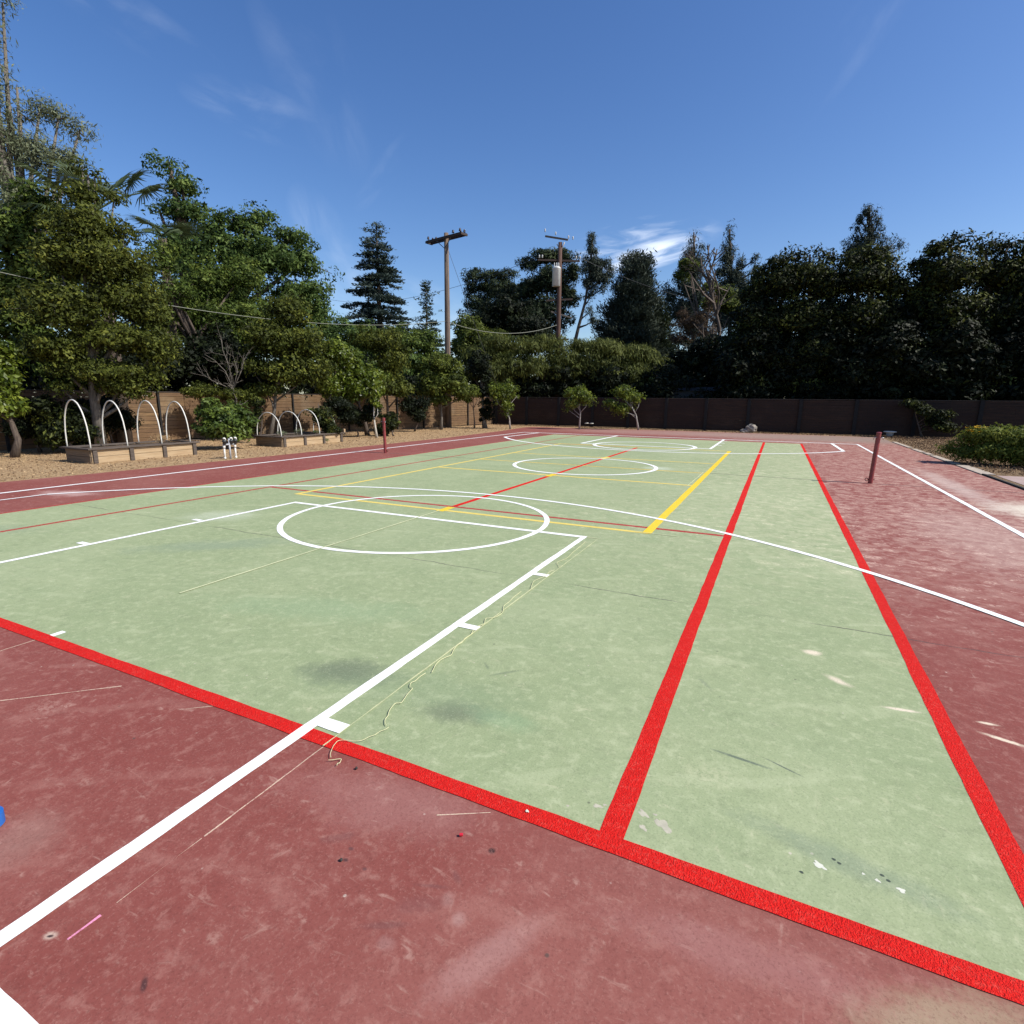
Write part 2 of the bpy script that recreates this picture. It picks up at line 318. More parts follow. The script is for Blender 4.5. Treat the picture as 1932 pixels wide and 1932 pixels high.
def fence_mat(name='fence_boards', k_=1., red=1.):
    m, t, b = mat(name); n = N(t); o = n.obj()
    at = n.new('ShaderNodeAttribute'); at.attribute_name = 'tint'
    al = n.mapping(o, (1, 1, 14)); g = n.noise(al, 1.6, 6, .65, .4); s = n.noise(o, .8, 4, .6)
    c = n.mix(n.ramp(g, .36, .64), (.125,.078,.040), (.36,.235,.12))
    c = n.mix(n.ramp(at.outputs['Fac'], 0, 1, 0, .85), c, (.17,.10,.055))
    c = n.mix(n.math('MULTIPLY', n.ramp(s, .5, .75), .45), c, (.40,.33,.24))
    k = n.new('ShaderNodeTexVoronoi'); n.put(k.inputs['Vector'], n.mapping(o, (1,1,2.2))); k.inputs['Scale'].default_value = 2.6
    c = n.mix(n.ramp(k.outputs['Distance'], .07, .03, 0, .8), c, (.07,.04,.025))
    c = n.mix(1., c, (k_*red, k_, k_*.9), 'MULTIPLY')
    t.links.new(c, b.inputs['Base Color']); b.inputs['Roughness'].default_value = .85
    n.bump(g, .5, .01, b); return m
M['fence'] = fence_mat('fence_boards', .62, 1.06); M['fence_shade'] = fence_mat('shade_toned_boards', .075, 1.45)  # far fence: same boards, darkened in colour to stand in for shade
def ground_mat():
    m, t, b = mat('dry_ground'); n = N(t); o = n.obj()
    f = n.noise(n.mapping(o, (1, 1, 1)), 1.1, 6, .65, .3); g = n.noise(o, 9, 6, .75); h = n.noise(o, 55, 4, .7)
    c = n.mix(n.ramp(f, .35, .65), (.43,.285,.15), (.35,.225,.12))
    c = n.mix(n.ramp(g, .42, .66, 0, .8), c, (.58,.43,.25))
    c = n.mix(n.ramp(g, .5, .32, 0, .7), c, (.20,.115,.06))
    c = n.mix(n.ramp(h, .52, .75, 0, .6), c, (.13,.08,.045))
    sep = n.new('ShaderNodeSeparateXYZ'); n.put(sep.inputs[0], o)
    # bare brown soil and litter on the right-hand side and behind the fences
    rs = n.math('MAXIMUM', n.ramp(n.math('ADD', sep.outputs[0], n.math('MULTIPLY', f, 2)), 8, 10), n.ramp(sep.outputs[1], 31.2, 33))
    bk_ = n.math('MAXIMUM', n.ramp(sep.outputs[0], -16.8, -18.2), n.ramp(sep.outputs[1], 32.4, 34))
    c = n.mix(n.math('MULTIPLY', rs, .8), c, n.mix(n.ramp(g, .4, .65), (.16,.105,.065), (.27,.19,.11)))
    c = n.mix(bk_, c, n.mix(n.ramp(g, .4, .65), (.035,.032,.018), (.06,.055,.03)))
    t.links.new(c, b.inputs['Base Color']); b.inputs['Roughness'].default_value = .95; b.inputs['Specular IOR Level'].default_value = .1
    n.bump(n.math('ADD', g, n.math('MULTIPLY', h, .5)), 1.0, .05, b); return m
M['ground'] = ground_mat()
def leaf_mat(name, c0, c1, c2, trans=.30, rough=.6, spec=.16):
    m, t, b = mat(name); n = N(t)
    at = n.new('ShaderNodeAttribute'); at.attribute_name = 'tint'
    cr = n.new('ShaderNodeValToRGB'); n.put(cr.inputs[0], at.outputs['Fac'])
    e = cr.color_ramp.elements; e[0].color = (*c0, 1); e[1].color = (*c2, 1); x = e.new(.5); x.color = (*c1, 1)
    t.links.new(cr.outputs[0], b.inputs['Base Color']); b.inputs['Roughness'].default_value = rough; b.inputs['Specular IOR Level'].default_value = spec
    tr = n.new('ShaderNodeBsdfTranslucent'); hsv = n.new('ShaderNodeHueSaturation'); hsv.inputs['Value'].default_value = 1.25; hsv.inputs['Hue'].default_value = .485
    t.links.new(cr.outputs[0], hsv.inputs['Color']); t.links.new(hsv.outputs[0], tr.inputs[0])
    ms = n.new('ShaderNodeMixShader'); ms.inputs[0].default_value = trans
    out = [x for x in t.nodes if x.type == 'OUTPUT_MATERIAL'][0]
    t.links.new(b.outputs[0], ms.inputs[1]); t.links.new(tr.outputs[0], ms.inputs[2]); t.links.new(ms.outputs[0], out.inputs[0])
    return m
LM = {
 'olive':  leaf_mat('leaf_olive', (.022,.032,.006), (.075,.100,.016), (.20,.23,.046)),
 'brown':  leaf_mat('leaf_brownish', (.020,.026,.005), (.070,.088,.014), (.19,.205,.036)),
 'green':  leaf_mat('leaf_green', (.018,.035,.009), (.066,.112,.025), (.18,.24,.062)),
 'mid':    leaf_mat('leaf_mid', (.020,.034,.008), (.076,.116,.020), (.21,.255,.054)),
 'citrus': leaf_mat('leaf_citrus', (.035,.060,.006), (.105,.145,.014), (.27,.32,.048), .3, .42, .35),
 'citrus_dark': leaf_mat('leaf_citrus_dark', (.030,.056,.010), (.078,.120,.020), (.18,.24,.045), .25, .42, .35),
 'gum':    leaf_mat('leaf_gum', (.07,.085,.045), (.15,.175,.10), (.29,.32,.19), .25),
 'dark':   leaf_mat('leaf_dark', (.004,.007,.003), (.009,.014,.005), (.026,.036,.011), .18),  # albedo lowered to put deep shade into the leaf colour
 'hedge':  leaf_mat('leaf_hedge', (.005,.009,.003), (.020,.028,.006), (.125,.145,.028), .22),  # leaf colour lowered to deepen the shade of the right-hand trees
 'cedar':  leaf_mat('needle_cedar', (.022,.036,.030), (.042,.062,.052), (.085,.11,.085), .12),
 'pine':   leaf_mat('needle_pine', (.008,.014,.007), (.022,.036,.015), (.070,.090,.036), .15),
 'pinegrey': leaf_mat('needle_grey_pine', (.024,.034,.024), (.045,.06,.042), (.095,.11,.075), .15),
 'weep':   leaf_mat('leaf_weeping', (.038,.050,.012), (.085,.102,.024), (.18,.20,.050), .3),
 'dead':   leaf_mat('leaf_dead', (.05,.033,.02), (.09,.06,.035), (.14,.10,.06), .2),
 'palm':   leaf_mat('leaf_palm', (.035,.055,.022), (.06,.085,.035), (.12,.14,.06), .2),
 'shrub':  leaf_mat('leaf_shrub', (.055,.080,.014), (.14,.175,.028), (.28,.31,.055), .3),
 'dry':    leaf_mat('dry_litter', (.27,.175,.09), (.40,.27,.14), (.53,.385,.22), .1, .8, .1),
 'litter_dark': leaf_mat('dark_litter', (.08,.05,.03), (.16,.10,.06), (.30,.21,.12), .1, .8, .1),
}
M['bark'] = plain('bark_brown', (.13,.10,.075), .9, .2, 6, stretch=(6,6,1), col2=(.05,.035,.028), bump=.8, bscale=20)
M['bark_grey'] = plain('bark_grey', (.17,.15,.125), .9, .2, 5, stretch=(5,5,1), col2=(.08,.068,.055), bump=.6, bscale=20)
M['bark_pale'] = plain('bark_pale', (.42,.40,.36), .8, .2, 3, stretch=(3,3,1), col2=(.20,.18,.16), bump=.4, bscale=15)
M['bark_white'] = plain('whitewashed_bark', (.58,.55,.47), .8, .1, 6)
# ------------------------------------------------------------------ foliage builder
def leafmesh(name, mat_, P_, Nn, Tn, L, Wd, tint, parent):
    """one diamond quad per leaf (numpy arrays)"""
    n = len(P_)
    B = np.cross(Nn, Tn)
    V = np.empty((n, 4, 3))
    V[:, 0] = P_-Tn*(L/2)[:, None]; V[:, 1] = P_+B*(Wd/2)[:, None]-Nn*(Wd*.25)[:, None]; V[:, 2] = P_+Tn*(L/2)[:, None]; V[:, 3] = P_-B*(Wd/2)[:, None]-Nn*(Wd*.25)[:, None]
    me = bpy.data.meshes.new(name); me.vertices.add(n*4); me.vertices.foreach_set('co', V.reshape(-1).astype(np.float32))
    me.loops.add(n*4); me.loops.foreach_set('vertex_index', np.arange(n*4, dtype=np.int32))
    me.polygons.add(n); me.polygons.foreach_set('loop_start', np.arange(0, n*4, 4, dtype=np.int32))
    try: me.polygons.foreach_set('loop_total', np.full(n, 4, dtype=np.int32))
    except Exception: pass
    me.update(calc_edges=True)
    a = me.attributes.new('tint', 'FLOAT', 'FACE'); a.data.foreach_set('value', np.clip(tint, 0, 1).astype(np.float32))
    me.materials.append(mat_); o = bpy.data.objects.new(name, me); COL.objects.link(o)
    if parent: o.parent = parent
    return o
def norm(a): return a/np.maximum(np.linalg.norm(a, axis=1, keepdims=True), 1e-9)
def blobs_px(bl, D):
    """photo ellipses -> world ellipsoids with real depth"""
    out = []
    for b in bl:
        u, v, ru, rv = b[:4]; dd = D+(b[4] if len(b) > 4 else 0)
        c = P(u, v, dd); rx = (P(u+ru, v, dd)-P(u-ru, v, dd)).length/2; rz = (P(u, v-rv, dd)-P(u, v+rv, dd)).length/2
        out.append((c, rx, min(rx, 3.5) if len(b) < 6 else b[5], rz))
    return out
def crown(rng, blobs, nleaf, leaf, cl_r, per, surf=.45, droop=0., upb=.25, slim=.45, rag=.24, flat=.8):
    """leaf arrays: clusters spread through every ellipsoid, thicker near its skin"""
    blobs = [(b[0], max(.35*b[1], b[1]-.75*cl_r), max(.35*b[2], b[2]-.75*cl_r), max(.35*b[3], b[3]-.75*cl_r)) for b in blobs]
    vol = np.array([(b[1]*b[2]*b[3])**.72 for b in blobs]); vol /= vol.sum()
    K = max(4, int(nleaf/per)); which = rng.choice(len(blobs), K, p=vol)
    C = np.array([list(b[0]) for b in blobs])[which]; Rr = np.array([[b[1], b[2], b[3]] for b in blobs])[which]
    dirs = norm(rng.normal(size=(K, 3))); rad = rng.random(K)**surf
    rad *= 1+rag*rng.normal(size=K)*(rad > .6)
    # ellipsoid long axis follows the picture's left-right, the second the line of sight
    ax = np.array([R0.x, R0.y, 0]); ay = np.array([-R0.y, R0.x, 0])
    off = dirs*rad[:, None]*Rr
    cc = C+off[:, :1]*ax+off[:, 1:2]*ay+off[:, 2:]*np.array([0, 0, 1.])
    cc[:, 2] = np.maximum(cc[:, 2], .15)
    cs = cl_r*(.4+.9*rng.random(K)); ctint = np.clip(rng.normal(.42, .20, K), .0, 1)
    idx = rng.integers(0, K, nleaf)
    # leaves sit on the skin of each twig clump, fuller on top and on the outside
    dv = norm(rng.normal(size=(nleaf, 3))+.55*norm(cc-C)[idx]+np.array([0, 0, .35]))
    o = dv*(cs[idx]*(.45+.55*rng.random(nleaf)**.5+.10*rng.normal(size=nleaf)))[:, None]*np.array([1.15, 1.15, flat])
    p = cc[idx]+o
    outw = norm(dv+.4*norm(p-C[idx]))
    Nn = norm(outw*.9+rng.normal(size=(nleaf, 3))*.55+np.array([0, 0, upb]))
    T = rng.normal(size=(nleaf, 3)); T[:, 2] -= droop*3; T += outw*.5
    T = norm(T-Nn*(T*Nn).sum(1)[:, None])
    L = leaf*(.5+1.0*rng.random(nleaf)**1.5); Wd = L*slim
    tint = ctint[idx]+rng.normal(0, .16, nleaf)
    return p, Nn, T, L, Wd, tint, cc
SEED = [11]
def tree(name, label, cat, base, blobs, lm, nleaf, leaf, cl=.5, per=60, bark='bark', tr=.18, trunk_pts=None, limbs=10, group=None, surf=.45, droop=0., slim=.45, upb=.25, crown_name='crown', rag=.24, flat=.8, limb=.55):
    SEED[0] += 1; rng = np.random.default_rng(SEED[0]); rnd = random.Random(SEED[0])
    base = Vector(base)
    root = empty(name, base, 0, label, cat, group)
    p, Nn, T, L, Wd, ti, cc = crown(rng, blobs, nleaf, leaf, cl, per, surf, droop, upb, slim, rag, flat)
    ok = p[:, 2] > .03
    leafmesh(crown_name, LM[lm], (p-np.array(base))[ok], Nn[ok], T[ok], L[ok], Wd[ok], ti[ok], root)
    # trunk and limbs
    mb = MB(); top = max(blobs, key=lambda b: b[0].z); 
    if trunk_pts is None:
        h = top[0].z; mid = Vector((base.x*.5+top[0].x*.5, base.y*.5+top[0].y*.5, h*.5))
        trunk_pts = [base, base.lerp(mid, .35)+Vector((rnd.uniform(-.1,.1), rnd.uniform(-.1,.1), 0)), base.lerp(mid, .8), mid.lerp(top[0], .5), top[0]]
    tp = [Vector(q)-base for q in trunk_pts]; k = len(tp)
    mb.tube(tp, [tr*(1-.8*i/(k-1)) if i else tr*1.25 for i in range(k)], 8)
    def on_trunk(z):
        for a, b in zip(tp, tp[1:]):
            if a.z <= z <= b.z or (b is tp[-1]): 
                f = min(1, max(0, (z-a.z)/max(b.z-a.z, .01))); return a.lerp(b, f)
    hub = []
    for b in blobs:
        e = b[0]-base
        if limb < .7 and e.z < .38*tp[-1].z and len(blobs) > 3 and (e-tp[1]).length > 1.5: hub.append(e); continue
        s = on_trunk(max(tp[0].z+.3, min(e.z*limb, tp[-1].z*(.8 if limb < .7 else .97))))
        mdl = s.lerp(e, .5)+Vector((rnd.uniform(-.2,.2), rnd.uniform(-.2,.2), -.1*e.z*.3 if limb < .7 else -.1))
        mb.tube([s, mdl, e], [tr*.5, tr*.32, tr*.14], 6); hub.append(e)
    sel = rng.choice(len(cc), min(limbs*len(blobs), len(cc)), replace=False)
    for i in sel:
        e = Vector(cc[i])-base; h = min(hub, key=lambda q: (q-e).length)
        mdl = h.lerp(e, .5)+Vector([rnd.uniform(-.15,.15) for _ in range(3)])
        mb.tube([h, mdl, e], [tr*.13, tr*.09, tr*.03], 4, False)
    mb.build('trunk', M[bark], root, True)
    return root
# ------------------------------------------------------------------ ground and court
g = MB(); g.add([(-500,-300,0),(500,-300,0),(500,900,0),(-500,900,0)], [(0,1,2,3)])
tag(g.build('ground', M['ground']), 'dry tan dirt ground around the painted court', kind='structure')
def sheet(name, pts, z, m_, parent=None):
    s = MB(); s.add([(x, y, z) for x, y in pts], [tuple(range(len(pts)))]); return s.build(name, m_, parent)
court = sheet('court', [(-9.6,-8),(-9.25,2),(-8.95,5),(-8.75,9),(-8.65,14),(-8.6,19),(-9.0,25),(-9.6,29.4),(-9.3,30.1),(-6,30.6),(-2,30.9),(4,31.0),(8,31.0),(9.3,30.6),(9.15,27),(9.12,15),(9.15,5),(9.2,-8)], .004, M['red'])
tag(court, 'faded dusty red painted concrete around the courts', kind='structure')
sheet('playing_surface', [(-5.49,0),(5.49,0),(5.49,23.77),(-5.49,23.77)], .0062, M['green'], court)
ZL = [.0065]
def nz_():
    ZL[0] += .00011; return ZL[0]
rndl = random.Random(3)
def line(name, a, b, w, m_, z=None, wob=.0038):
    z = z or nz_(); a = Vector((*a, 0)); b = Vector((*b, 0)); d = (b-a); L = d.length; d.normalize(); s = Vector((-d.y, d.x, 0))
    k = max(2, int(L/.08)); vs = []; fs = []
    e1 = e2 = 0
    for i in range(k+1):
        p = a+d*(L*i/k); e1 = e1*.7+rndl.uniform(-wob, wob)*.6; e2 = e2*.7+rndl.uniform(-wob, wob)*.6
        q1 = p+s*(w/2+e1); q2 = p-s*(w/2+e2); vs += [(q1.x, q1.y, z), (q2.x, q2.y, z)]
    for i in range(k): fs.append((2*i+1, 2*i+3, 2*i+2, 2*i))
    mb = MB(); mb.add(vs, fs); return mb.build(name, m_, court)
def arc(name, c, r, a0, a1, w, m_, n=160):
    z = nz_(); vs = []; fs = []
    for i in range(n+1):
        a = a0+(a1-a0)*i/n; e = rndl.uniform(-.002, .002)
        for rr in (r+w/2+e, r-w/2+e): vs.append((c[0]+rr*math.cos(a), c[1]+rr*math.sin(a), z))
    for i in range(n): fs.append((2*i, 2*i+2, 2*i+3, 2*i+1))
    mb = MB(); mb.add(vs, fs); return mb.build(name, m_, court)
RL, RO, WL, YL, YT = M['line_red'], M['line_red_old'], M['line_white'], M['line_yellow'], M['line_yellow_thin']
line('centre_mark', (0,.02), (0,.12), .055, WL)
# tennis, red
line('service_line', (-4.07,5.485), (4.07,5.485), .085, RO); line('service_line', (-4.07,18.285), (-.4,18.285), .09, RO)
line('centre_service_line', (0,5.515), (0,18.2), .10, RL)
line('singles_sideline', (-4.115,.045), (-4.115,23.7), .08, RO); line('doubles_sideline', (-5.47,.045), (-5.47,23.7), .075, RO)
line('singles_sideline', (4.11,.0), (4.11,23.74), .095, RL); line('doubles_sideline', (5.51,-.05), (5.51,23.74), .088, RL)
line('baseline', (-5.50,-.005), (5.56,-.005), .088, RL); line('baseline', (-5.5,23.79), (5.5,23.79), .08, RO)
# pickleball, yellow
line('short_court_sideline', (-3.07,5.13), (-3.07,18.5), .09, YT); line('short_court_baseline', (-3.07,5.17), (3.17,5.17), .085, YT)
line('short_court_baseline', (-3.07,18.47), (3.14,18.47), .13, YT)
for y in (9.70, 14.1): line('kitchen_line', (-3.04,y), (3.1,y), .10, YT)
line('middle_line', (-3.04,11.86), (-.04,11.86), .09, YT); line('middle_line', (.04,11.86), (3.1,11.86), .09, YT)
line('short_court_sideline', (3.15,5.14), (3.14,18.5), .115, YL)
line('join_patch', (0,5.08), (0,5.44), .13, YL); line('join_patch', (0,9.50), (0,9.93), .14, YL); line('join_patch', (0,13.8), (0,14.4), .15, YT)
# basketball, white
line('sideline', (-7.6,-3), (-7.42,24.5), .095, WL); line('sideline', (7.6,-3), (7.6,24.75), .085, WL)
line('end_line', (-7.44,24.5), (7.62,24.78), .17, WL); line('end_line', (-7.6,-1.36), (7.6,-1.36), .10, WL)
line('key_line', (2.487,-1.31), (2.487,4.61), .068, WL); line('key_line', (-2.52,-1.31), (-2.46,4.6), .072, WL)
line('free_throw_line', (-2.49,4.55), (2.514,4.575), .085, WL)
arc('free_throw_circle', (.0,4.54), 1.855, 0, 2*math.pi, .074, WL)
for y in (.105, 1.53, 2.935):
    line('lane_tick', (2.515,y), (2.675,y), .078 if y < .5 else .075, WL)
for y in (.2, 1.55, 2.96): line('lane_tick', (-2.69,y), (-2.53,y), .07, WL)
arc('centre_circle', (.06,11.9), 1.84, 0, 2*math.pi, .10, WL)
ra = 8.03; a0 = math.asin((2.6+1.3)/ra)
a0 = math.acos(6.75/ra)
arc('three_point_arc', (0,-1.28), ra, a0, math.pi-a0, .08, WL, 260)
for s in (-1, 1): line('three_point_side', (6.75*s,-1.31), (6.75*s,-1.28+ra*math.sin(a0)), .05, WL)
rb = 7.82; b0 = math.acos(6.7/rb); arc('three_point_arc', (.05,24.72), rb, -math.pi+b0, -b0, .135, WL, 260)
for s in (-1, 1): line('three_point_side', (.05+6.7*s,24.72-rb*math.sin(b0)), (.05+6.62*s,24.7 if s > 0 else 24.5), .12, WL)
line('key_line', (-2.42,24.6), (-2.42,19.06), .12, WL); line('key_line', (2.44,24.68), (2.44,19.1), .10, WL); line('free_throw_line', (-2.45,19.05), (2.47,19.09), .15, WL)
for y in (21, 22.3, 23.6): line('lane_tick', (2.47,y), (2.66,y), .16, WL)
arc('free_throw_circle', (.03,19.17), 1.87, 0, 2*math.pi, .14, WL)
# snapped chalk guide lines
line('chalk_line', (-.02,1.0), (-.02,5.12), .022, M['chalk_faint']); line('chalk_line', (2.677,-.05), (2.677,4.57), .007, M['chalk']); line('chalk_line', (2.675,-.68), (2.675,-.05), .006, M['chalk_red'], .0052); line('chalk_line', (2.675,-1.0), (2.675,-.69), .003, M['chalk_red'], .0052)
line('chalk_line', (-.02,-1.3), (-.02,-.05), .008, M['chalk_red'], .0052); line('chalk_line', (2.53,4.575), (2.69,4.585), .012, M['chalk'])
line('chalk_line', (3.0,5.16), (3.55,5.165), .014, M['chalk_faint']); line('chalk_line', (3.02,9.6), (3.04,12.0), .014, M['chalk_faint'])
line('scratch_mark', (0.746,-0.549), (1.182,-0.148), .007, M['chalk_red'], .0053, wob=.004); line('scratch_mark', (1.728,-.156), (1.956,.027), .004, M['chalk_red'], .0053, wob=.004); line('scratch_mark', (3.43,-.18), (3.624,-0.067), .004, M['chalk_red'], .0053, wob=.003)
line('pink_chalk_mark', (2.674,-1.145), (2.677,-1.05), .010, M['pink'], .0056, wob=.004)
PZ = [.0067]
def patch(name, x, y, r, m_, el=1.6, rot=0):
    k = 26; pts = []; ph = rndl.uniform(0, 6); nzr = .12 if name == 'oil_spot' else .42
    for i in range(k):
        a = 2*math.pi*i/k; rr = r*(1+nzr*(.5*math.sin(3*a+ph)+.3*math.sin(5*a+2*ph)+.35*rndl.uniform(-1,1))); px, py = rr*el*math.cos(a), rr*math.sin(a)
        pts.append((x+px*math.cos(rot)-py*math.sin(rot), y+px*math.sin(rot)+py*math.cos(rot)))
    PZ[0] += .00002; return sheet(name, pts, PZ[0] if abs(y) > .05 else nz_(), m_, court)
for x, y, r, e, ro in ((4.2,.208,.014,1.7,-.5),(4.285,.18,.021,1.9,-.6),(4.215,.131,.010,1.9,-.5),(4.245,.225,.006,1.5,0),(4.32,.16,.005,1,0),(4.015,.165,.010,1.9,.2),(4.04,.185,.006,1.2,.5),(3.90,.11,.006,1,.5)): patch('peeled_patch', x, y, r, M['bare'], e, ro)
for x, y, r, e in ((4.847,.241,.013,1.7),(5.033,.259,.006,1.6),(5.102,.249,.010,1.3),(3.761,.0,.006,1.4),(4.99,.27,.005,1)): patch('white_speck', x, y, r, M['bare_white'], e, -.5)
for x, y in ((4.898,.296),(4.915,.285),(5.051,.293),(5.068,.276),(4.786,.177)): patch('oil_spot', x, y, .0055, M['oil'], 1.3, -.4)
# path and edging on the right
tag(sheet('path', [(9.36,-6),(14,-6),(14,15.6),(9.42,15.03)], .006, M['pathc']), 'pinkish concrete path beyond the right court edge', kind='structure')
e = MB(); e.box(9.16,-6,0,9.215,15.07,.035)
tag(e.build('edging_strip', M['stone']), 'thin dark edging strip along the right edge of the court', 'edging')
kl = ['farthest concrete kerb block, beside the white bucket end of the court edge', 'second farthest pale kerb block along the right court edge', 'shortest pale kerb block along the right court edge', 'long pale kerb block in front of the green shrub', 'nearest pale kerb block, where the dark edging strip starts']
for (y0, y1, x0, x1), l in zip(((23.9,27.3,9.17,9.34),(21.72,23.2,9.15,9.33),(20.72,21.45,9.18,9.36),(17.7,20.3,9.16,9.36),(15.12,17.25,9.14,9.44)), kl):
    b = MB(); rr = random.Random(int(y0*10)); n = max(2, int((y1-y0)/.4))
    b.box(x0, y0, 0, x1, y1, .026)
    o = b.build('kerb_block', M['kerb'], None, False, .012); tag(o, l, 'kerb', 'kerb blocks along the right court edge'); o.rotation_euler = (0, 0, 0)
# ------------------------------------------------------------------ fences
def fence(name, pts, bays, label, seed, bm='fence'):
    root = empty(name, (pts[0][0], pts[0][1], 0), 0, label, 'fence'); rd = random.Random(seed); pw = .035 if bm == 'fence' else .085
    o0 = Vector((pts[0][0], pts[0][1], 0)); nodes = []
    for a, b in zip(pts, pts[1:]):
        a = Vector((*a, 0)); b = Vector((*b, 0)); k = max(1, round((b-a).length/bays))
        nodes += [a.lerp(b, i/k) for i in range(k)]
    nodes.append(Vector((*pts[-1], 0)))
    for a, b in zip(nodes, nodes[1:]):
        d = (b-a).normalized(); s = Vector((d.y, -d.x, 0))
        L = (b-a).length; mb = MB(); tints = []; z = .05; base_t = rd.random()*.5
        while z < 1.78:
            h = rd.choice((.13, .14, .14, .18)); h = min(h, 1.83-z); off = rd.uniform(-.006, .006); tl = rd.uniform(-.008,.008)
            p0 = a+d*.01+s*off; p1 = b-d*.01+s*(off+tl)
            for (u0, u1) in (((0, 1),) if rd.random() < .6 else ((0, .5), (.502, 1))):
                q0 = p0.lerp(p1, u0); q1 = p0.lerp(p1, u1)
                mb.bar(q0+Vector((0,0,z+h/2))-o0, q1+Vector((0,0,z+h/2+rd.uniform(-.004,.004)))-o0, .022, h-(.010 if bm == 'fence' else .005)); tints += [min(1, base_t+rd.random()*.6)]*6
            z += h
        o = mb.build('board_panel', M[bm], root); at = o.data.attributes.new('tint', 'FLOAT', 'FACE'); at.data.foreach_set('value', tints)
        mb = MB(); c0 = a-o0; c1 = b-o0
        mb.bar(c0+Vector((0,0,1.845)), c1+Vector((0,0,1.845)), .05, .022); mb.build('top_rail', M['rim'], root)
        mb = MB(); q = a+s*.055-o0; mb.box(q.x-pw, q.y-.035, -.1, q.x+pw, q.y+.035, 1.87); mb.build('post', M['post_dark'], root)
    mb = MB(); q = nodes[-1]+s*.055-o0; mb.box(q.x-.035, q.y-.035, -.1, q.x+.035, q.y+.035, 1.87); mb.build('post', M['post_dark'], root)
    return root
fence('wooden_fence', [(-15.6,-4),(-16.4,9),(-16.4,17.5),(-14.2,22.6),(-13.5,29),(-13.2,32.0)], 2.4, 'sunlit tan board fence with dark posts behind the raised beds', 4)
fence('wooden_fence', [(-12.95,32.0),(3,32.2),(16,32.4)], 2.44, 'shaded dark brown board fence across the far end of the court', 5, 'fence_shade')
# shed behind the far fence
sp = G(1312, 38.5); sh = empty('garden_shed', sp, -.1, 'grey shed wall showing just above the shaded far fence', 'shed')
b = MB(); b.box(-1.45,-1,0,1.35,1,2.35); b.build('wall', M['shedwall'], sh)
b = MB(); b.add([(-1.6,-1.15,2.35),(1.5,-1.15,2.35),(1.5,1.15,2.35),(-1.6,1.15,2.35),(-1.6,0,2.6),(1.5,0,2.6)], [(0,3,2,1),(0,1,5,4),(2,3,4,5),(0,4,3),(1,2,5)]); b.build('roof', M['roofgrey'], sh)
# ------------------------------------------------------------------ net posts
def net_post(x, y, lean, label, winch_dir):
    t = empty('net_post', (x, y, 0), 0, label, 'net post', 'tennis net posts')
    b = MB(); b.tube([(0,0,0),(lean*.5,0,.54),(lean,0,1.075)], .045, 20); b.build('pole', M['pole_red'], t, False)
    b = MB(); b.lathe((lean,0,1.075), [(.05,0),(.05,.012),(.03,.022)], 20); b.build('cap', M['pole_red'], t, False)
    b = MB(); r = [(winch_dir*(.045+.03)+.028*math.cos(a), 0, .085+.028*math.sin(a)) for a in [2*math.pi*i/12 for i in range(13)]]
    b.tube(r, .007, 6); b.tube([(winch_dir*.03,0,.085),(winch_dir*.05,0,.085)], .012, 8); b.build('eye_ring', M['rust'], t, True)
    b = MB(); s = -winch_dir; b.tube([(s*.03,0,.09),(s*.062,0,.085),(s*.066,0,.10)], .009, 8); b.build('anchor_bolt', M['rust'], t, True)
    zz = .985
    for s in (-1, 1):
        b = MB(); b.tube([(lean+s*.03,-.03,zz),(lean+s*.08,-.03,zz),(lean+s*.086,-.03,zz-.048)], .008, 8); b.build('cable_hook', M['steel'], t, True)
    return t
net_post(6.46, 11.95, .03, 'dark red steel net post standing on the right side', -1)
net_post(-6.47, 11.9, -.02, 'dark red net post in front of the far raised bed', 1)
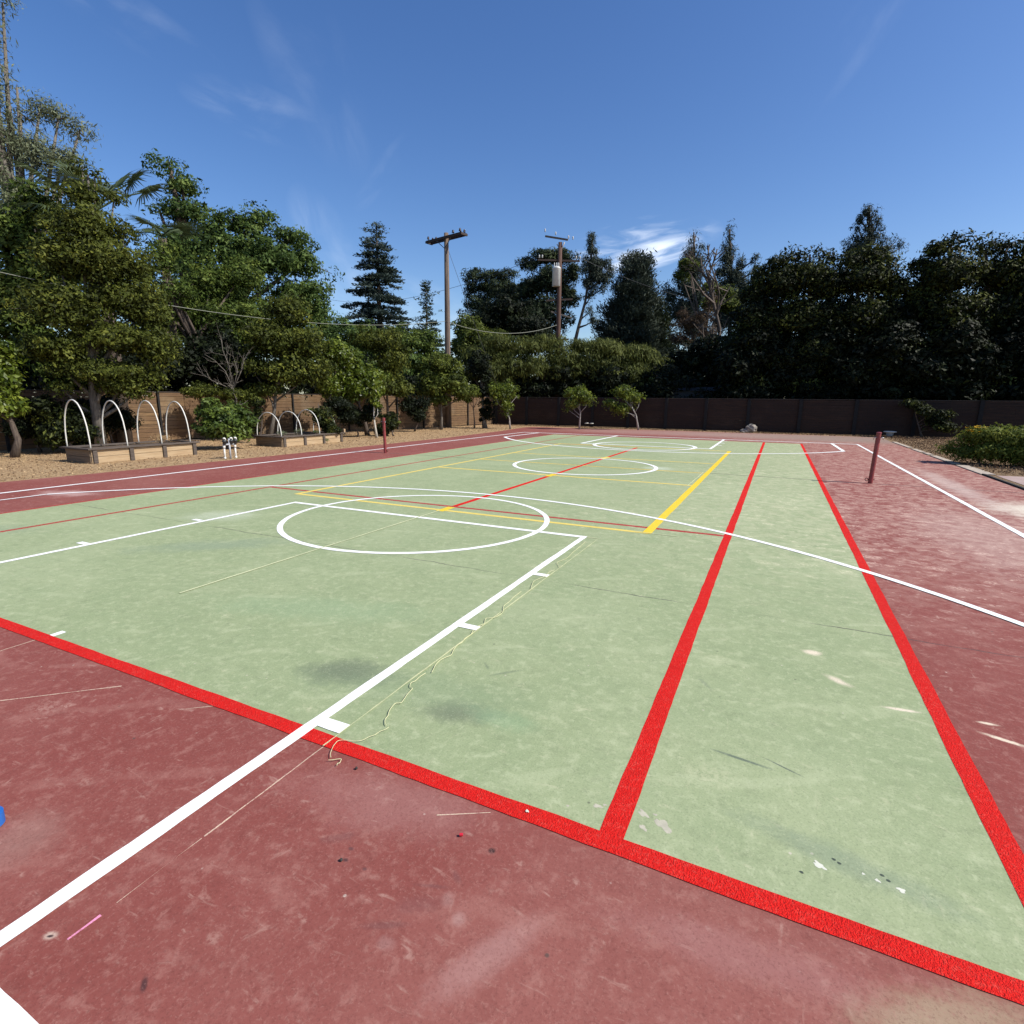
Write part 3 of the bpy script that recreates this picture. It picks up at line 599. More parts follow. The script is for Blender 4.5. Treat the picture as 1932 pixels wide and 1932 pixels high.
# ------------------------------------------------------------------ raised beds
def bed(x0, y0, L, Wd, H, hoops, hz, label, plants, seed):
    rd = random.Random(seed)
    t = empty('raised_bed', (x0, y0, 0), 0, label, 'raised bed', 'timber raised beds beside the court')   # x0 = court side, extends to -x
    for s, xx in (('near', 0), ('far', -Wd)):
        for k in range(2):
            b = MB(); z0 = k*(H-.05)/2; b.box(xx-.02, .0, z0+.004, xx+.02, L, z0+(H-.05)/2-.004); b.build('side_board', M['sawn'], t, False, .004)
    for yy in (0, L):
        for k in range(2):
            b = MB(); z0 = k*(H-.05)/2; b.box(-Wd+.02, yy-.02, z0+.004, -.02, yy+.02, z0+(H-.05)/2-.004); b.build('end_board', M['oldwood'], t, False, .004)
    for yy in [.07+i*(L-.14)/3 for i in range(4)]:
        for xx in (.045, -Wd-.045):
            b = MB(); b.box(xx-.023, yy-.05, 0, xx+.023, yy+.05, H-.045); b.build('stake', M['rim'], t, False, .004)
    b = MB()
    b.box(-.07, -.09, H-.04, .09, L+.09, H); b.box(-Wd-.09, -.09, H-.04, -Wd+.07, L+.09, H)
    b.box(-Wd+.072, -.09, H-.04, -.072, .06, H-.002); b.box(-Wd+.072, L-.06, H-.04, -.072, L+.09, H-.002)
    b.build('rim', M['rim'], t, False, .004)
    b = MB(); n = 14; vs = []
    for i in range(n+1):
        for j in range(n*2+1): vs.append((-.03-(Wd-.06)*i/n, .03+(L-.06)*j/(2*n), H-.07+rd.uniform(-.012,.02)))
    b.add(vs, [(i*(2*n+1)+j, i*(2*n+1)+j+1, (i+1)*(2*n+1)+j+1, (i+1)*(2*n+1)+j) for i in range(n) for j in range(2*n)])
    b.build('soil', M['soil'], t, True)
    for (yy, top) in hoops:
        pts = []
        for i in range(33):
            a = math.pi*i/32; q = -math.cos(a)
            pts.append((-Wd/2-.02+q*(Wd/2-.03)*(1), yy+rd.uniform(-.002,.002), H-.06+(top-H+.06)*(math.sin(a)**.78)))
        b = MB(); b.tube(pts, .0165, 8); b.build('hoop', M['pvc'], t, True)
    return t
bed(-10.93, 5.93, 2.78, 1.13, .39, [(.04,1.58),(.92,1.56),(1.83,1.56),(2.66,1.54)], 1.55, 'nearer timber raised bed with four tall white hoops', None, 1)
bed(-10.78, 11.75, 2.9, 1.25, .37, [(.03,1.17),(.93,1.19),(1.80,1.24),(2.66,1.15)], 1.2, 'farther timber raised bed with four low white hoops', None, 2)
def plant(name, label, x, y, z, h, r, n, lm, leaf=.05, group=None, slim=.35, cl=.1):
    rng = np.random.default_rng(int(x*100+y*37) % 9999+5)
    bl = [(Vector((x, y, z+h*.55)), r, r, h*.5)]
    root = empty(name, (x, y, z), 0, label, 'plant', group)
    p, Nn, T, L, Wd, ti, cc = crown(rng, bl, n, leaf, cl, 18, .6, -.3, .3, slim)
    k = p[:, 2] > z-.02
    leafmesh('leaves', LM[lm], (p-np.array([x, y, z]))[k], Nn[k], T[k], L[k], Wd[k], ti[k], root)
    b = MB()
    for c_ in cc[:14]: b.tube([(0,0,-.02), tuple((Vector(c_)-Vector((x,y,z)))*.5+Vector((0,0,.02))), tuple(Vector(c_)-Vector((x,y,z)))], [.006,.005,.002], 4, False)
    b.build('stems', M['bark'], root); return root
plant('seedling', 'dry wispy straw plant in the nearer raised bed by its third hoop', -11.35, 7.95, .33, .32, .28, 330, 'dry', .09, slim=.12)
plant('seedling', 'grey green tuft at the near end of the farther raised bed', -11.2, 12.15, .31, .26, .2, 260, 'gum', .05)
plant('seedling', 'grey green tuft by the second hoop of the farther raised bed', -11.3, 13.0, .31, .28, .2, 260, 'gum', .05)
plant('seedling', 'low green sprig by the third hoop of the farther raised bed', -11.25, 13.75, .31, .18, .16, 160, 'green', .05)
# stick and wood block at the beds
b = MB(); b.tube([(-11.6,8.35,.41),(-11.2,8.55,.43),(-10.95,8.9,.42)], .012, 6); tag(b.build('stick', M['bark'], None, True), 'dark stick lying across the far end of the nearer bed', 'stick')
b = MB(); b.box(-10.80,14.72,.372,-10.72,14.80,.50); tag(b.build('wood_block', M['sawn'], None, False, .006), 'small pale wood block standing on the rim of the farther bed', 'block')
# ------------------------------------------------------------------ irrigation valves
v = empty('irrigation_valves', (-9.1, 8.45, 0), 0, 'white plastic irrigation valve manifold standing at the court edge', 'valves')
for yy, m_ in ((-.17,'pvc'), (.17,'pvc')):
    b = MB(); b.tube([(0,yy,-.05),(0,yy,.36)], .024, 12); b.tube([(0,yy,.30),(0,yy,.37)], .034, 12); b.tube([(0,yy,0),(0,yy,.06)], .032, 12); b.build('riser_pipe', M[m_], v, True)
b = MB(); b.tube([(0,.0,-.05),(0,.0,.56)], .026, 12); b.tube([(0,-.2,.40),(0,.2,.40)], .024, 12); b.build('manifold_pipe', M['pvc_grey'], v, True)
for yy in (-.17, 0.04, .17):
    b = MB(); b.lathe((.03,yy,.40), [(.03,0),(.045,.02),(.045,.07),(.055,.075),(.055,.12),(.035,.125),(.03,.15)], 14); b.build('valve_body', M['black_plastic'], v, True)
    b = MB(); b.lathe((.03,yy,.552), [(.032,0),(.034,.03),(.02,.045)], 12); b.tube([(.0,yy+.06,.42),(.0,yy+.06,.58)], .012, 8); b.build('valve_cap', M['pvc'], v, True)
# ------------------------------------------------------------------ utility poles and cables
p1 = Vector((-13.35, 26.5, 0)); h1 = 10.85
u1 = empty('utility_pole', p1, 0, 'taller brown wooden utility pole with a double crossarm and no transformer', 'utility pole')
b = MB(); b.tube([(0,0,-.3),(0,0,3),(0.02,0,7),(.02,0,h1)], [.19,.175,.15,.125], 16); b.build('pole', M['polewood'], u1, True)
ad = (P(878,437,35.5)-P(812,444,33.2)); ad.z = 0; ad.normalize(); ad = Vector((R0.x, R0.y, 0))*.74-Vector((-R0.y, R0.x, 0))*.62; ad.normalize()
zz = h1-.28; hl = 1.45
pn = Vector((-ad.y, ad.x, 0))
b = MB()
for s in (-1, 1): b.bar(-ad*hl+pn*s*.17+Vector((0,0,zz)), ad*hl+pn*s*.17+Vector((0,0,zz)), .10, .13)
b.build('crossarm', M['darkwood'], u1)
for s in (-1, 1):
    b = MB(); b.bar(ad*s*.62-pn*.18+Vector((0,0,zz-.05)), -pn*.12+Vector((0,0,zz-.55)), .03, .03); b.build('brace', M['wire'], u1)
for f, s in ((-1.3,-1),(-1.3,1),(-1.0,1),(.75,-1),(1.0,1),(1.3,-1),(1.3,1)):
    b = MB(); q = ad*f+pn*s*.17+Vector((0,0,zz+.065)); b.lathe(q, [(.015,0),(.015,.06),(.07,.07),(.075,.10),(.04,.12),(.06,.14),(.05,.19),(.02,.22)], 12); b.build('insulator', M['porcelain'], u1, True)
for s in (-1, 1):
    b = MB(); q = ad*(hl-.02)*s+Vector((0,0,zz-.02)); b.bar(q-pn*.25, q+pn*.25, .09, .11); b.build('end_block', M['darkwood'], u1)
b = MB(); b.tube([(.14,-.1,.2),(.13,-.1,4),(.12,-.08,h1-.6)], .018, 6); b.build('ground_wire', M['wire'], u1, True)
p2 = G(1050.5, 39.0); h2 = 1.7+(755-477)/1027*39.0*.985+.15
u2 = empty('utility_pole', p2, 0, 'reddish wooden utility pole with a pale grey transformer tank', 'utility pole')
b = MB(); b.tube([(0,0,-.3),(0,0,4),(-.02,0,8),(-.03,0,h2-.35)], [.19,.17,.15,.125], 14); b.build('pole', M['polewood_red'], u2, True)
rx = Vector((R0.x, R0.y, 0)); ry = Vector((-R0.y, R0.x, 0))
b = MB(); tq = -rx*.25-ry*.22; zt = h2-3.15
b.lathe(tq+Vector((0,0,zt)), [(.20,0),(.27,.02),(.275,1.1),(.285,1.11),(.285,1.16),(.2,1.24)], 20); b.build('transformer', M['tank'], u2, True)
for k, dx in enumerate((-.15, 0, .13)):
    b = MB(); b.lathe(tq+rx*dx+Vector((0,0,zt+1.2)), [(.03,0),(.05,.05),(.03,.08),(.05,.12),(.03,.15),(.045,.2),(.015,.30)], 10); b.build('bushing', M['porcelain_grey'], u2, True)
b = MB(); b.tube([Vector((0,0,h2-.9)), -rx*.25+Vector((0,0,h2-.45))], .035, 6); b.tube([Vector((0,0,h2-.9)), rx*.25+Vector((0,0,h2-.35))], .035, 6); b.build('brace', M['bark_pale'], u2, True)
b = MB(); b.bar(-rx*1.0+ry*.5+Vector((0,0,h2+.15)), rx*.45-ry*.2+Vector((0,0,h2-.25)), .09, .11); b.build('crossarm', M['bark_grey'], u2)
b = MB(); b.bar(-rx*1.5+Vector((0,0,h2-1.45)), rx*1.3+Vector((0,0,h2-1.5)), .09, .11); b.build('crossarm', M['darkwood'], u2)
b = MB(); b.bar(-rx*.9+Vector((0,0,h2-4.0)), rx*.9+Vector((0,0,h2-3.9)), .09, .11); b.build('crossarm', M['darkwood'], u2)
b = MB(); b.bar(-rx*.55+Vector((0,0,h2-4.7)), rx*.9+Vector((0,0,h2-5.1)), .08, .09); b.build('crossarm', M['bark_grey'], u2)
b = MB(); b.bar(-rx*.9+Vector((0,0,h2-6.5)), rx*.7+Vector((0,0,h2-6.5)), .09, .11); b.build('crossarm', M['darkwood'], u2)
for f, zo in ((-1.05,.3),(-.35,.12),(.5,-.1),(.8,-.15),(-1.4,-1.3),(1.3,-1.35),(1.05,-1.35),(-1.2,-1.3)):
    b = MB(); b.lathe(rx*f+Vector((0,0,h2+zo-.03)), [(.02,0),(.05,.04),(.03,.08),(.055,.12),(.03,.2)], 10); b.build('insulator', M['porcelain_grey'], u2, True)
def cable(name, label, a, b_, sag, r, m_, n=30):
    mb = MB(); pts = []
    for i in range(n+1):
        t = i/n; p = Vector(a).lerp(Vector(b_), t); p.z -= sag*4*t*(1-t); pts.append(p)
    mb.tube(pts, r, 6); return tag(mb.build(name, m_, None, True), label, 'cable')
za = P(847, 607, (p1-CAMP).to_2d().length).z
cable('telephone_cable', 'pale sagging cable running from the left over the trees to the taller utility pole', P(-60, 500, 22.5), p1+Vector((0,-.2,za)), .75, .013, M['cable'])
cable('telephone_cable', 'pale sagging cable strung between the two utility poles', p1+Vector((.1,-.15,za-.02)), p2+Vector((0,0,P(1050,612,39).z)), .62, .017, M['cable'])
cable('power_wire', 'thin dark wire rising from the transformer pole towards the left', p2-rx*1.4+Vector((0,0,h2-1.25)), P(600, 560, 80), 1.6, .014, M['wire'])
cable('power_wire', 'thin dark upper wire leaving the transformer pole past the slim pine', p2+rx*1.3+Vector((0,0,h2-1.3)), P(1500, 560, 90), 2.0, .014, M['wire'])
cable('guy_wire', 'thin guy wire slanting down from the top of the taller utility pole', p1+Vector((.1,0,h1-.8)), p1+Vector((2.6,3.5,0)), 0.1, .010, M['wire'])
# ------------------------------------------------------------------ small things
def blob_rock(name, x, y, z, sx, sy, sz, seed, label, m_='rock', cat='rock', group=None):
    rd = random.Random(seed); b = MB(); n, k = 8, 12; vs = []; 
    for i in range(n+1):
        th = math.pi*i/n
        for j in range(k):
            a = 2*math.pi*j/k; q = 1+rd.uniform(-.16,.16); vs.append((x+sx*q*math.sin(th)*math.cos(a), y+sy*q*math.sin(th)*math.sin(a), z+sz*q*math.cos(th)))
    b.add(vs, [(i*k+j, (i+1)*k+j, (i+1)*k+(j+1) % k, i*k+(j+1) % k) for i in range(n) for j in range(k)])
    o = b.build(name, M[m_], None, False); tag(o, label, cat, group); return o
blob_rock('boulder', 3.25, 31.5, .22, .30, .22, .27, 2, 'grey brown boulder at the foot of the shaded far fence')
blob_rock('boulder', 2.92, 31.4, .08, .26, .16, .13, 5, 'low flat stone leaning beside the larger boulder')
bk = empty('bucket', (9.7, 31.45, 0), 0, 'small white bucket with a wide rim at the far right court corner', 'bucket')
b = MB(); b.lathe((0,0,.0), [(.13,0),(.17,.24),(.172,.25)], 20); b.build('body', M['pvc_grey'], bk, True)
b = MB(); b.lathe((0,0,.252), [(.27,0),(.285,.01),(.285,.04),(.20,.055)], 24); b.build('rim', M['pvc'], bk, False)
tr_ = empty('tape_roll', (1.858, -1.03, .008), 0, 'blue masking tape roll at the left edge beside the wide white line', 'tape')
b = MB(); k = 28; vs = []
for r_, z_ in ((.042,0),(.055,0),(.055,.048),(.042,.048)): vs += [(r_*math.cos(2*math.pi*j/k), r_*math.sin(2*math.pi*j/k), z_) for j in range(k)]
b.add(vs, [(i*k+j, i*k+(j+1) % k, ((i+1) % 4)*k+(j+1) % k, ((i+1) % 4)*k+j) for i in range(4) for j in range(k)]); b.build('tape', M['blue'], tr_, False)
b = MB(); vs = []
for r_, z_ in ((.038,0),(.0418,0),(.0418,.048),(.038,.048)): vs += [(r_*math.cos(2*math.pi*j/k), r_*math.sin(2*math.pi*j/k), z_) for j in range(k)]
b.add(vs, [(i*k+j, i*k+(j+1) % k, ((i+1) % 4)*k+(j+1) % k, ((i+1) % 4)*k+j) for i in range(4) for j in range(k)]); b.build('core', M['cardboard'], tr_, False)
blob_rock('pebble', 2.938, -.107, .012, .006, .006, .007, 1, 'tiny black stone below the tangled string end', 'stone', 'pebble')
blob_rock('pebble', 3.238, -.531, .010, .006, .006, .006, 2, 'tiny black stone beside the small dark spots', 'stone', 'pebble')
b = MB(); b.box(-.007,-.005,0,.007,.005,.008); o = b.build('plastic_chip', M['redplastic'], None, False, .001); o.location = (3.579,-.232,.009); o.rotation_euler = (0,0,.5); tag(o, 'tiny bright red plastic chip on the red court paint', 'debris')
b = MB(); q = G(1112.5, 34.5)
b.tube([(q.x-.25,q.y,.28),(q.x-.02,q.y,.29)], .03, 6); b.tube([(q.x+.06,q.y,.28),(q.x+.3,q.y,.28)], .03, 6); tag(b.build('white_pipe', M['pvc'], None, True), 'short white pipe pieces lying low before the far fence', 'pipe')
strs = [((2.585,4.333),(2.600,4.08),(2.608,3.826),(2.627,3.602),(2.612,3.48),(2.592,3.40),(2.60,3.34),(2.64,3.29),(2.666,3.233)),
 ((2.66,3.12),(2.642,3.026),(2.650,2.93),(2.643,2.844),(2.616,2.714),(2.640,2.60),(2.674,2.5)),
 ((2.625,2.397),(2.628,2.227),(2.64,2.12),(2.645,2.008),(2.68,1.93),(2.699,1.867),(2.693,1.772),(2.655,1.73),(2.637,1.716),(2.65,1.67),(2.673,1.62),(2.655,1.55),(2.659,1.47),(2.68,1.40),(2.676,1.326),(2.69,1.26),(2.685,1.204),(2.70,1.13),(2.724,1.061),(2.71,1.01),(2.702,.967),(2.704,.93),(2.711,.891),(2.73,.84),(2.742,.804)),
 ((2.714,.778),(2.709,.72),(2.713,.669),(2.705,.64),(2.721,.604),(2.75,.59),(2.755,.566),(2.763,.52),(2.775,.48),(2.785,.434),(2.765,.42),(2.761,.402),(2.77,.36),(2.784,.326),(2.80,.30),(2.809,.264),(2.828,.238),(2.849,.222)),
 ((2.871,.216),(2.868,.19),(2.855,.165),(2.850,.13),(2.836,.106),(2.825,.07),(2.805,.05),(2.77,.036),(2.733,.023),(2.718,.006),(2.722,-.015),(2.728,-.035),(2.741,-.059),(2.758,-.085),(2.78,-.105)),
 ((2.783,-.125),(2.80,-.115),(2.828,-.092),(2.838,-.10),(2.845,-.116),(2.84,-.125),(2.847,-.136))]
sl_ = ['longest crinkled yellow string piece beside the middle lane ticks', '', '']
lab = ['crinkled pale string at the far corner of the key line', 'short pale string crossing the farthest lane tick', 'longest crinkled pale string, between the two middle lane ticks', 'wavy pale string beside the lower dark stain', 'looping pale string crossing the thick red baseline', 'tiny knotted string end on the red paint below the baseline']
for pts, l in zip(strs, lab):
    P3 = [Vector((x, y, .0155)) for x, y in pts]; out = []
    for i in range(len(P3)-1):
        p0, p1_, p2_, p3 = P3[max(i-1,0)], P3[i], P3[i+1], P3[min(i+2, len(P3)-1)]
        for k in range(5):
            t = k/5; out.append(.5*((2*p1_)+(p2_-p0)*t+(2*p0-5*p1_+4*p2_-p3)*t*t+(3*p1_-p0-3*p2_+p3)*t**3))
    out.append(P3[-1]); b = MB(); b.tube(out, (.0016 if out[0].y < .5 else .0021), 5); tag(b.build('string', M['string'], None, True), l, 'string', 'string pieces along the key line')
# ------------------------------------------------------------------ litter and dry grass
def scatter(name, label, lm, n, box, size, up, seed, reject=None, slim=.35, h=.0):
    rng = np.random.default_rng(seed)
    x = rng.uniform(box[0], box[1], n); y = rng.uniform(box[2], box[3], n)
    k = np.ones(n, bool) if reject is None else ~reject(x, y)
    x, y = x[k], y[k]; n = len(x)
    p = np.stack([x, y, rng.random(n)*h+.008], 1); Nn = norm(rng.normal(size=(n, 3))*up+np.array([0, 0, 1.])); T = rng.normal(size=(n, 3)); T = norm(T-Nn*(T*Nn).sum(1)[:, None])
    L = size*(.4+rng.random(n)); return tag(leafmesh(name, LM[lm], p, Nn, T, L, L*slim, rng.random(n), None), label, kind='stuff')
edgeL = lambda x, y: (x > np.interp(y, [-8,2,5,9,14,19,25,29.4,30.1], [-9.6,-9.3,-9.0,-8.8,-8.7,-8.65,-9.05,-9.65,-9.3])) & (y < 30.2)
scatter('wood_chips', 'tan wood chips and dry leaves along the left court edge', 'dry', 22000, (-17,-8.4,1,31.8), .045, .5, 21, lambda x, y: edgeL(x, y) | (x < -16.3), .4, .025)
scatter('leaf_litter', 'dark dry leaf litter among the wood chips on the left', 'litter_dark', 14000, (-17,-8.5,1,31.8), .05, .5, 22, lambda x, y: edgeL(x, y) | (x < -16.3), .4, .03)
scatter('dry_grass', 'brown dry grass and litter beyond the kerb blocks on the right', 'litter_dark', 42000, (9.38,22,15.2,32.2), .08, 1.2, 23, None, .3, .07)
scatter('fence_litter', 'brown litter strip at the foot of the far fence', 'litter_dark', 9000, (-12.8,12,31.05,32.1), .07, .7, 24, None, .4, .03)
# ------------------------------------------------------------------ trees
def conifer(name, label, base, H, z0, prof, nbr, lm, per, leaf, rise=.0, droop=.15, tuft=.35, bark='bark', tr=.25, lean=(0,0), slim=.16, group=None, flat=.35, needle_up=.3, start=.35):
    """tapered trunk, whorls of branches, tufts of needles along each branch"""
    SEED[0] += 1; rng = np.random.default_rng(SEED[0]*7)
    root = empty(name, base, 0, label, 'tree', group)
    mb = MB(); tp = [Vector((lean[0]*t**1.6, lean[1]*t**1.6, H*t)) for t in (0,.25,.5,.75,1)]
    mb.tube(tp, [tr,tr*.8,tr*.6,tr*.35,.03], 8)
    Pn = []; Tn = []; tints = []
    for i in range(nbr):
        t = (i+.5)/nbr; z = z0+(H-z0)*t; tt = z/H
        c = Vector((lean[0]*tt**1.6, lean[1]*tt**1.6, z)); z += rng.normal()*.15*(H-z0)/14; a = rng.random()*6.283; dr_ = droop*(.5+rng.random()*1.6); r = prof(t)*(.5+.68*rng.random())
        d = Vector((math.cos(a), math.sin(a), 0)); pts = []
        for k in range(7):
            s = k/6; pts.append(c+d*r*s+Vector((0,0, r*(rise*s-dr_*s*s))))
        if r > .25: mb.tube([pts[0], pts[3], pts[6]], [max(.02, r*.022), max(.012, r*.014), .008], 4, False)
        m = max(2, int(r/(tuft*.55))); bt = rng.normal(.45, .18)
        side = Vector((-d.y, d.x, 0))
        for j in range(m):
            s = start+(1-start)*(j+.6)/m if m > 2 else rng.random(); s = min(s, 1.0); q = c+d*r*s+Vector((0,0,r*(rise*s-dr_*s*s)))
            spread = tuft*(.6+.9*(1-s)+.35)
            for w in range(2 if r > 1 else 1):
                q2 = q+side*float(rng.normal())*spread*.9
                for _ in range(per):
                    o = rng.normal(size=3)*tuft*.5; o[2] *= flat
                    Pn.append((q2.x+o[0], q2.y+o[1], q2.z+o[2])); Tn.append((d.x+rng.normal()*.6, d.y+rng.normal()*.6, needle_up+rng.normal()*.35)); tints.append(bt)
    p = np.array(Pn); n = len(p); T = norm(np.array(Tn)); Nn = rng.normal(size=(n,3))+np.array([0,0,.8]); Nn = norm(Nn-T*(T*Nn).sum(1)[:, None])
    L = leaf*(.6+.8*rng.random(n)); leafmesh('crown', LM[lm], p, Nn, T, L, L*slim, np.array(tints)+rng.normal(0,.15,n), root)
    mb.build('trunk', M[bark], root, True); return root
def T(name, label, u, D, bl, lm, n, leaf, ub=None, cat='tree', **k):
    return tree(name, label, cat, G(ub if ub is not None else u, D), blobs_px(bl, D), lm, n, leaf, **k)
def undergrowth(name, label, path, z1, n, leaf, lm, seed, w=1.3):
    rng = np.random.default_rng(seed); P0 = np.array(path, float); seg = np.linalg.norm(np.diff(P0, axis=0), axis=1); cum = np.concatenate([[0], np.cumsum(seg)])
    K = n//40; t = rng.random(K)*cum[-1]; cx = np.interp(t, cum, P0[:,0])+rng.normal(0, w*.5, K); cy = np.interp(t, cum, P0[:,1])+rng.normal(0, w*.5, K); cz = rng.random(K)**.8*z1*(.75+.25*np.sin(t*1.7)+.15*np.sin(t*4.1))
    cc = np.stack([cx, cy, cz], 1); idx = rng.integers(0, K, n); dv = norm(rng.normal(size=(n,3))); p = cc[idx]+dv*(.55*(.4+.6*rng.random(n)))[:,None]; k = p[:,2] > .02
    Nn = norm(dv*.8+rng.normal(size=(n,3))*.6); Tt = rng.normal(size=(n,3)); Tt = norm(Tt-Nn*(Tt*Nn).sum(1)[:,None]); L = leaf*(.6+.8*rng.random(n))
    return tag(leafmesh(name, LM[lm], p[k], Nn[k], Tt[k], L[k], L[k]*.5, rng.normal(.4,.2,n)[k], None), label, kind='stuff')
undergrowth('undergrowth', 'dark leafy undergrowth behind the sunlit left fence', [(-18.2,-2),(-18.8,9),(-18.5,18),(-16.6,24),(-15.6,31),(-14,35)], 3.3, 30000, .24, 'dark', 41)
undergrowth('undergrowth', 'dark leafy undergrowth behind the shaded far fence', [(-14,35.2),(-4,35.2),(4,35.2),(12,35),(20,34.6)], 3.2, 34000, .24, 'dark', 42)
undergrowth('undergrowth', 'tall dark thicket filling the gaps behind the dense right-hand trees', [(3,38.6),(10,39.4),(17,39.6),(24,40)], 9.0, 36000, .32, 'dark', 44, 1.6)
undergrowth('far_thicket', 'far dark thicket closing the view between the trees', [(-60,40),(-45,62),(-20,74),(5,76),(30,70)], 5.5, 24000, .7, 'dark', 43, 5)
# --- left side, beyond the board fence
tp = [P(u, v, 27) for u, v in ((44,800),(44,720),(42,640),(52,560),(40,470),(18,390),(8,330),(-24,240),(-60,120))]; tp[0].z = 0
T('gum_tree', 'tall sparse grey green gum tree with a pale trunk at the left edge', 44, 27, [(150,250,38,30),(75,205,45,24),(40,215,40,30),(110,225,40,24),(60,290,60,50),(10,250,40,60),(120,300,45,36),(8,128,20,22),(32,165,22,14),(5,5,34,14),(-20,60,30,60),(0,400,60,60),(40,370,60,45),(-30,300,50,90),(-40,160,60,60),(-60,30,60,60)],
  'gum', 20000, .16, trunk_pts=tp, tr=.24, bark='bark_grey', cl=.5, per=26, limbs=7, rag=.35, droop=.35, slim=.22, surf=.5)
T('broad_tree', 'olive green leafy tree behind the fence under the gum tree', 70, 25.5, [(70,400,55,50),(40,470,70,60),(10,440,60,60),(100,520,70,70),(20,560,70,70),(60,640,70,60),(120,700,70,40),(-40,560,70,120)], 'mid', 28520, 0.182, cl=.5, limbs=5)
def palm(label, c, R1, fr, seed, th):
    rd = random.Random(seed); base = Vector((c.x, c.y, 0)); root = empty('fan_palm', base, 0, label, 'palm')
    b = MB(); b.tube([(0,0,0),(0,0,c.z*.5),(0,0,c.z-.2)], [th*1.2,th,th], 12); b.build('trunk', M['bark'], root, True)
    for a, e, r, rad in fr:
        d = (rx*math.cos(a)*math.cos(e)+ry*math.sin(a)*math.cos(e)+Vector((0,0,math.sin(e)))).normalized()
        h = Vector((0,0,c.z-.1)); hub = h+d*r; b = MB(); b.tube([h, h.lerp(hub,.5)+Vector((0,0,.08*r)), hub], [.035,.028,.02], 6)
        s = d.cross(Vector((0,0,1))).normalized(); n = s.cross(d).normalized(); vs = []; fs = []; K = 34
        tilt = rd.uniform(-.6,.6); s = (s*math.cos(tilt)+n*math.sin(tilt)).normalized(); n = d.cross(s)
        for k in range(K):
            f = -2.0+4.0*k/(K-1); dv = (d*math.cos(f)+s*math.sin(f)).normalized(); L = rad*(.85+.3*rd.random())*(1-.12*abs(f)); wv = (s*math.cos(f)-d*math.sin(f))
            m_ = hub+dv*L*.55; tip = hub+dv*L+Vector((0,0,-.10*L-rd.uniform(0,.22)*L)); i = len(vs); w = .024*rad
            vs += [hub+wv*.006, hub-wv*.006, m_-wv*w, m_+wv*w, m_+n*w*.5, tip]; fs += [(i,i+1,i+2,i+4),(i,i+4,i+3),(i+4,i+2,i+5),(i+3,i+4,i+5)]
        b.add(vs, fs); o = b.build('frond', LM['palm'], root); at = o.data.attributes.new('tint', 'FLOAT', 'FACE'); at.data.foreach_set('value', [min(1,max(0,rd.gauss(.5,.15))) for _ in o.data.polygons])
    return root
palm('fan palm with spiky fronds showing above the dark leafy tree', P(178,392,23.6), 1, [(2.45,.80,1.7,1.3),(2.75,.5,1.6,1.2),(.75,.80,1.5,1.1),(.45,.50,1.6,1.2),(1.2,.9,1.2,1.2),(2.0,.8,1.2,1.2),(3.2,.1,1.3,1.2),(-1.2,.3,1.3,1.2),(-2,.4,1.3,1.2)], 4, .2)
palm('smaller fan palm half hidden beside the dark leafy tree', P(305,440,28.6), 1, [(1.6,.5,.8,1.1),(.6,.4,.9,1.1),(2.3,.4,.9,1.1),(-.4,.2,1,1.1),(3.3,.1,.9,1.0),(-1.5,.2,.9,1.0)], 9, .16)
T('camphor_tree', 'tallest bright green tree on the left with a two-humped crown', 400, 33, [(322,322,38,20),(345,352,52,24),(300,395,30,14),(345,400,60,36),(400,440,50,40),(470,425,60,32),(500,412,40,26),(545,450,56,26),(575,490,32,36),(520,490,90,40),(450,480,80,50),(592,545,40,20),(560,560,66,46),(340,480,70,60),(420,560,100,60),(600,600,40,45),(560,650,80,45),(330,600,80,60),(480,640,100,50)],
  'green', 84000, .19, cl=.55, rag=.34, per=70, tr=.4, limbs=6, surf=.5)
T('broad_tree', 'yellow green spreading tree between the tall tree and the dark leafy tree', 420, 29.5, [(302,470,36,24,-2.4),(300,495,44,30,-2.4),(270,520,40,30,-2),(330,550,50,40,-2),(290,590,50,40,-2),(400,530,60,40),(455,520,50,36),(380,600,70,50),(440,610,80,50),(340,560,50,40),(300,640,60,60),(500,600,50,45)], 'mid', 46000, .15, cl=.5, per=60, limbs=6)
T('broad_tree', 'deep green tree just right of the two-humped tree, behind the fence', 690, 41, [(640,640,45,50),(690,640,50,36),(650,700,60,40),(740,700,60,40)], 'green', 18600, 0.221, cl=.5, limbs=4)
T('broad_tree', 'bright green bushy tree behind the pole and under the cedar', 765, 42, [(770,645,46,34),(800,690,50,45),(745,690,46,40),(810,640,30,30),(780,735,60,25)], 'mid', 21080, 0.221, cl=.5, limbs=4)
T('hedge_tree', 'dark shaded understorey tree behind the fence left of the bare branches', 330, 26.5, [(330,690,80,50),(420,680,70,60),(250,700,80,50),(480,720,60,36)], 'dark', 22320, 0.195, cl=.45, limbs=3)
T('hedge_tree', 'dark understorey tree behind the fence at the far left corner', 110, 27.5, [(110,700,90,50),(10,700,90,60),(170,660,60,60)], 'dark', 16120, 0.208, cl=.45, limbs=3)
T('hedge_tree', 'dark low tree behind the fence, left of the pole', 640, 34, [(600,715,70,36),(690,720,60,32),(780,730,50,22)], 'dark', 13640, 0.208, cl=.45, limbs=3)
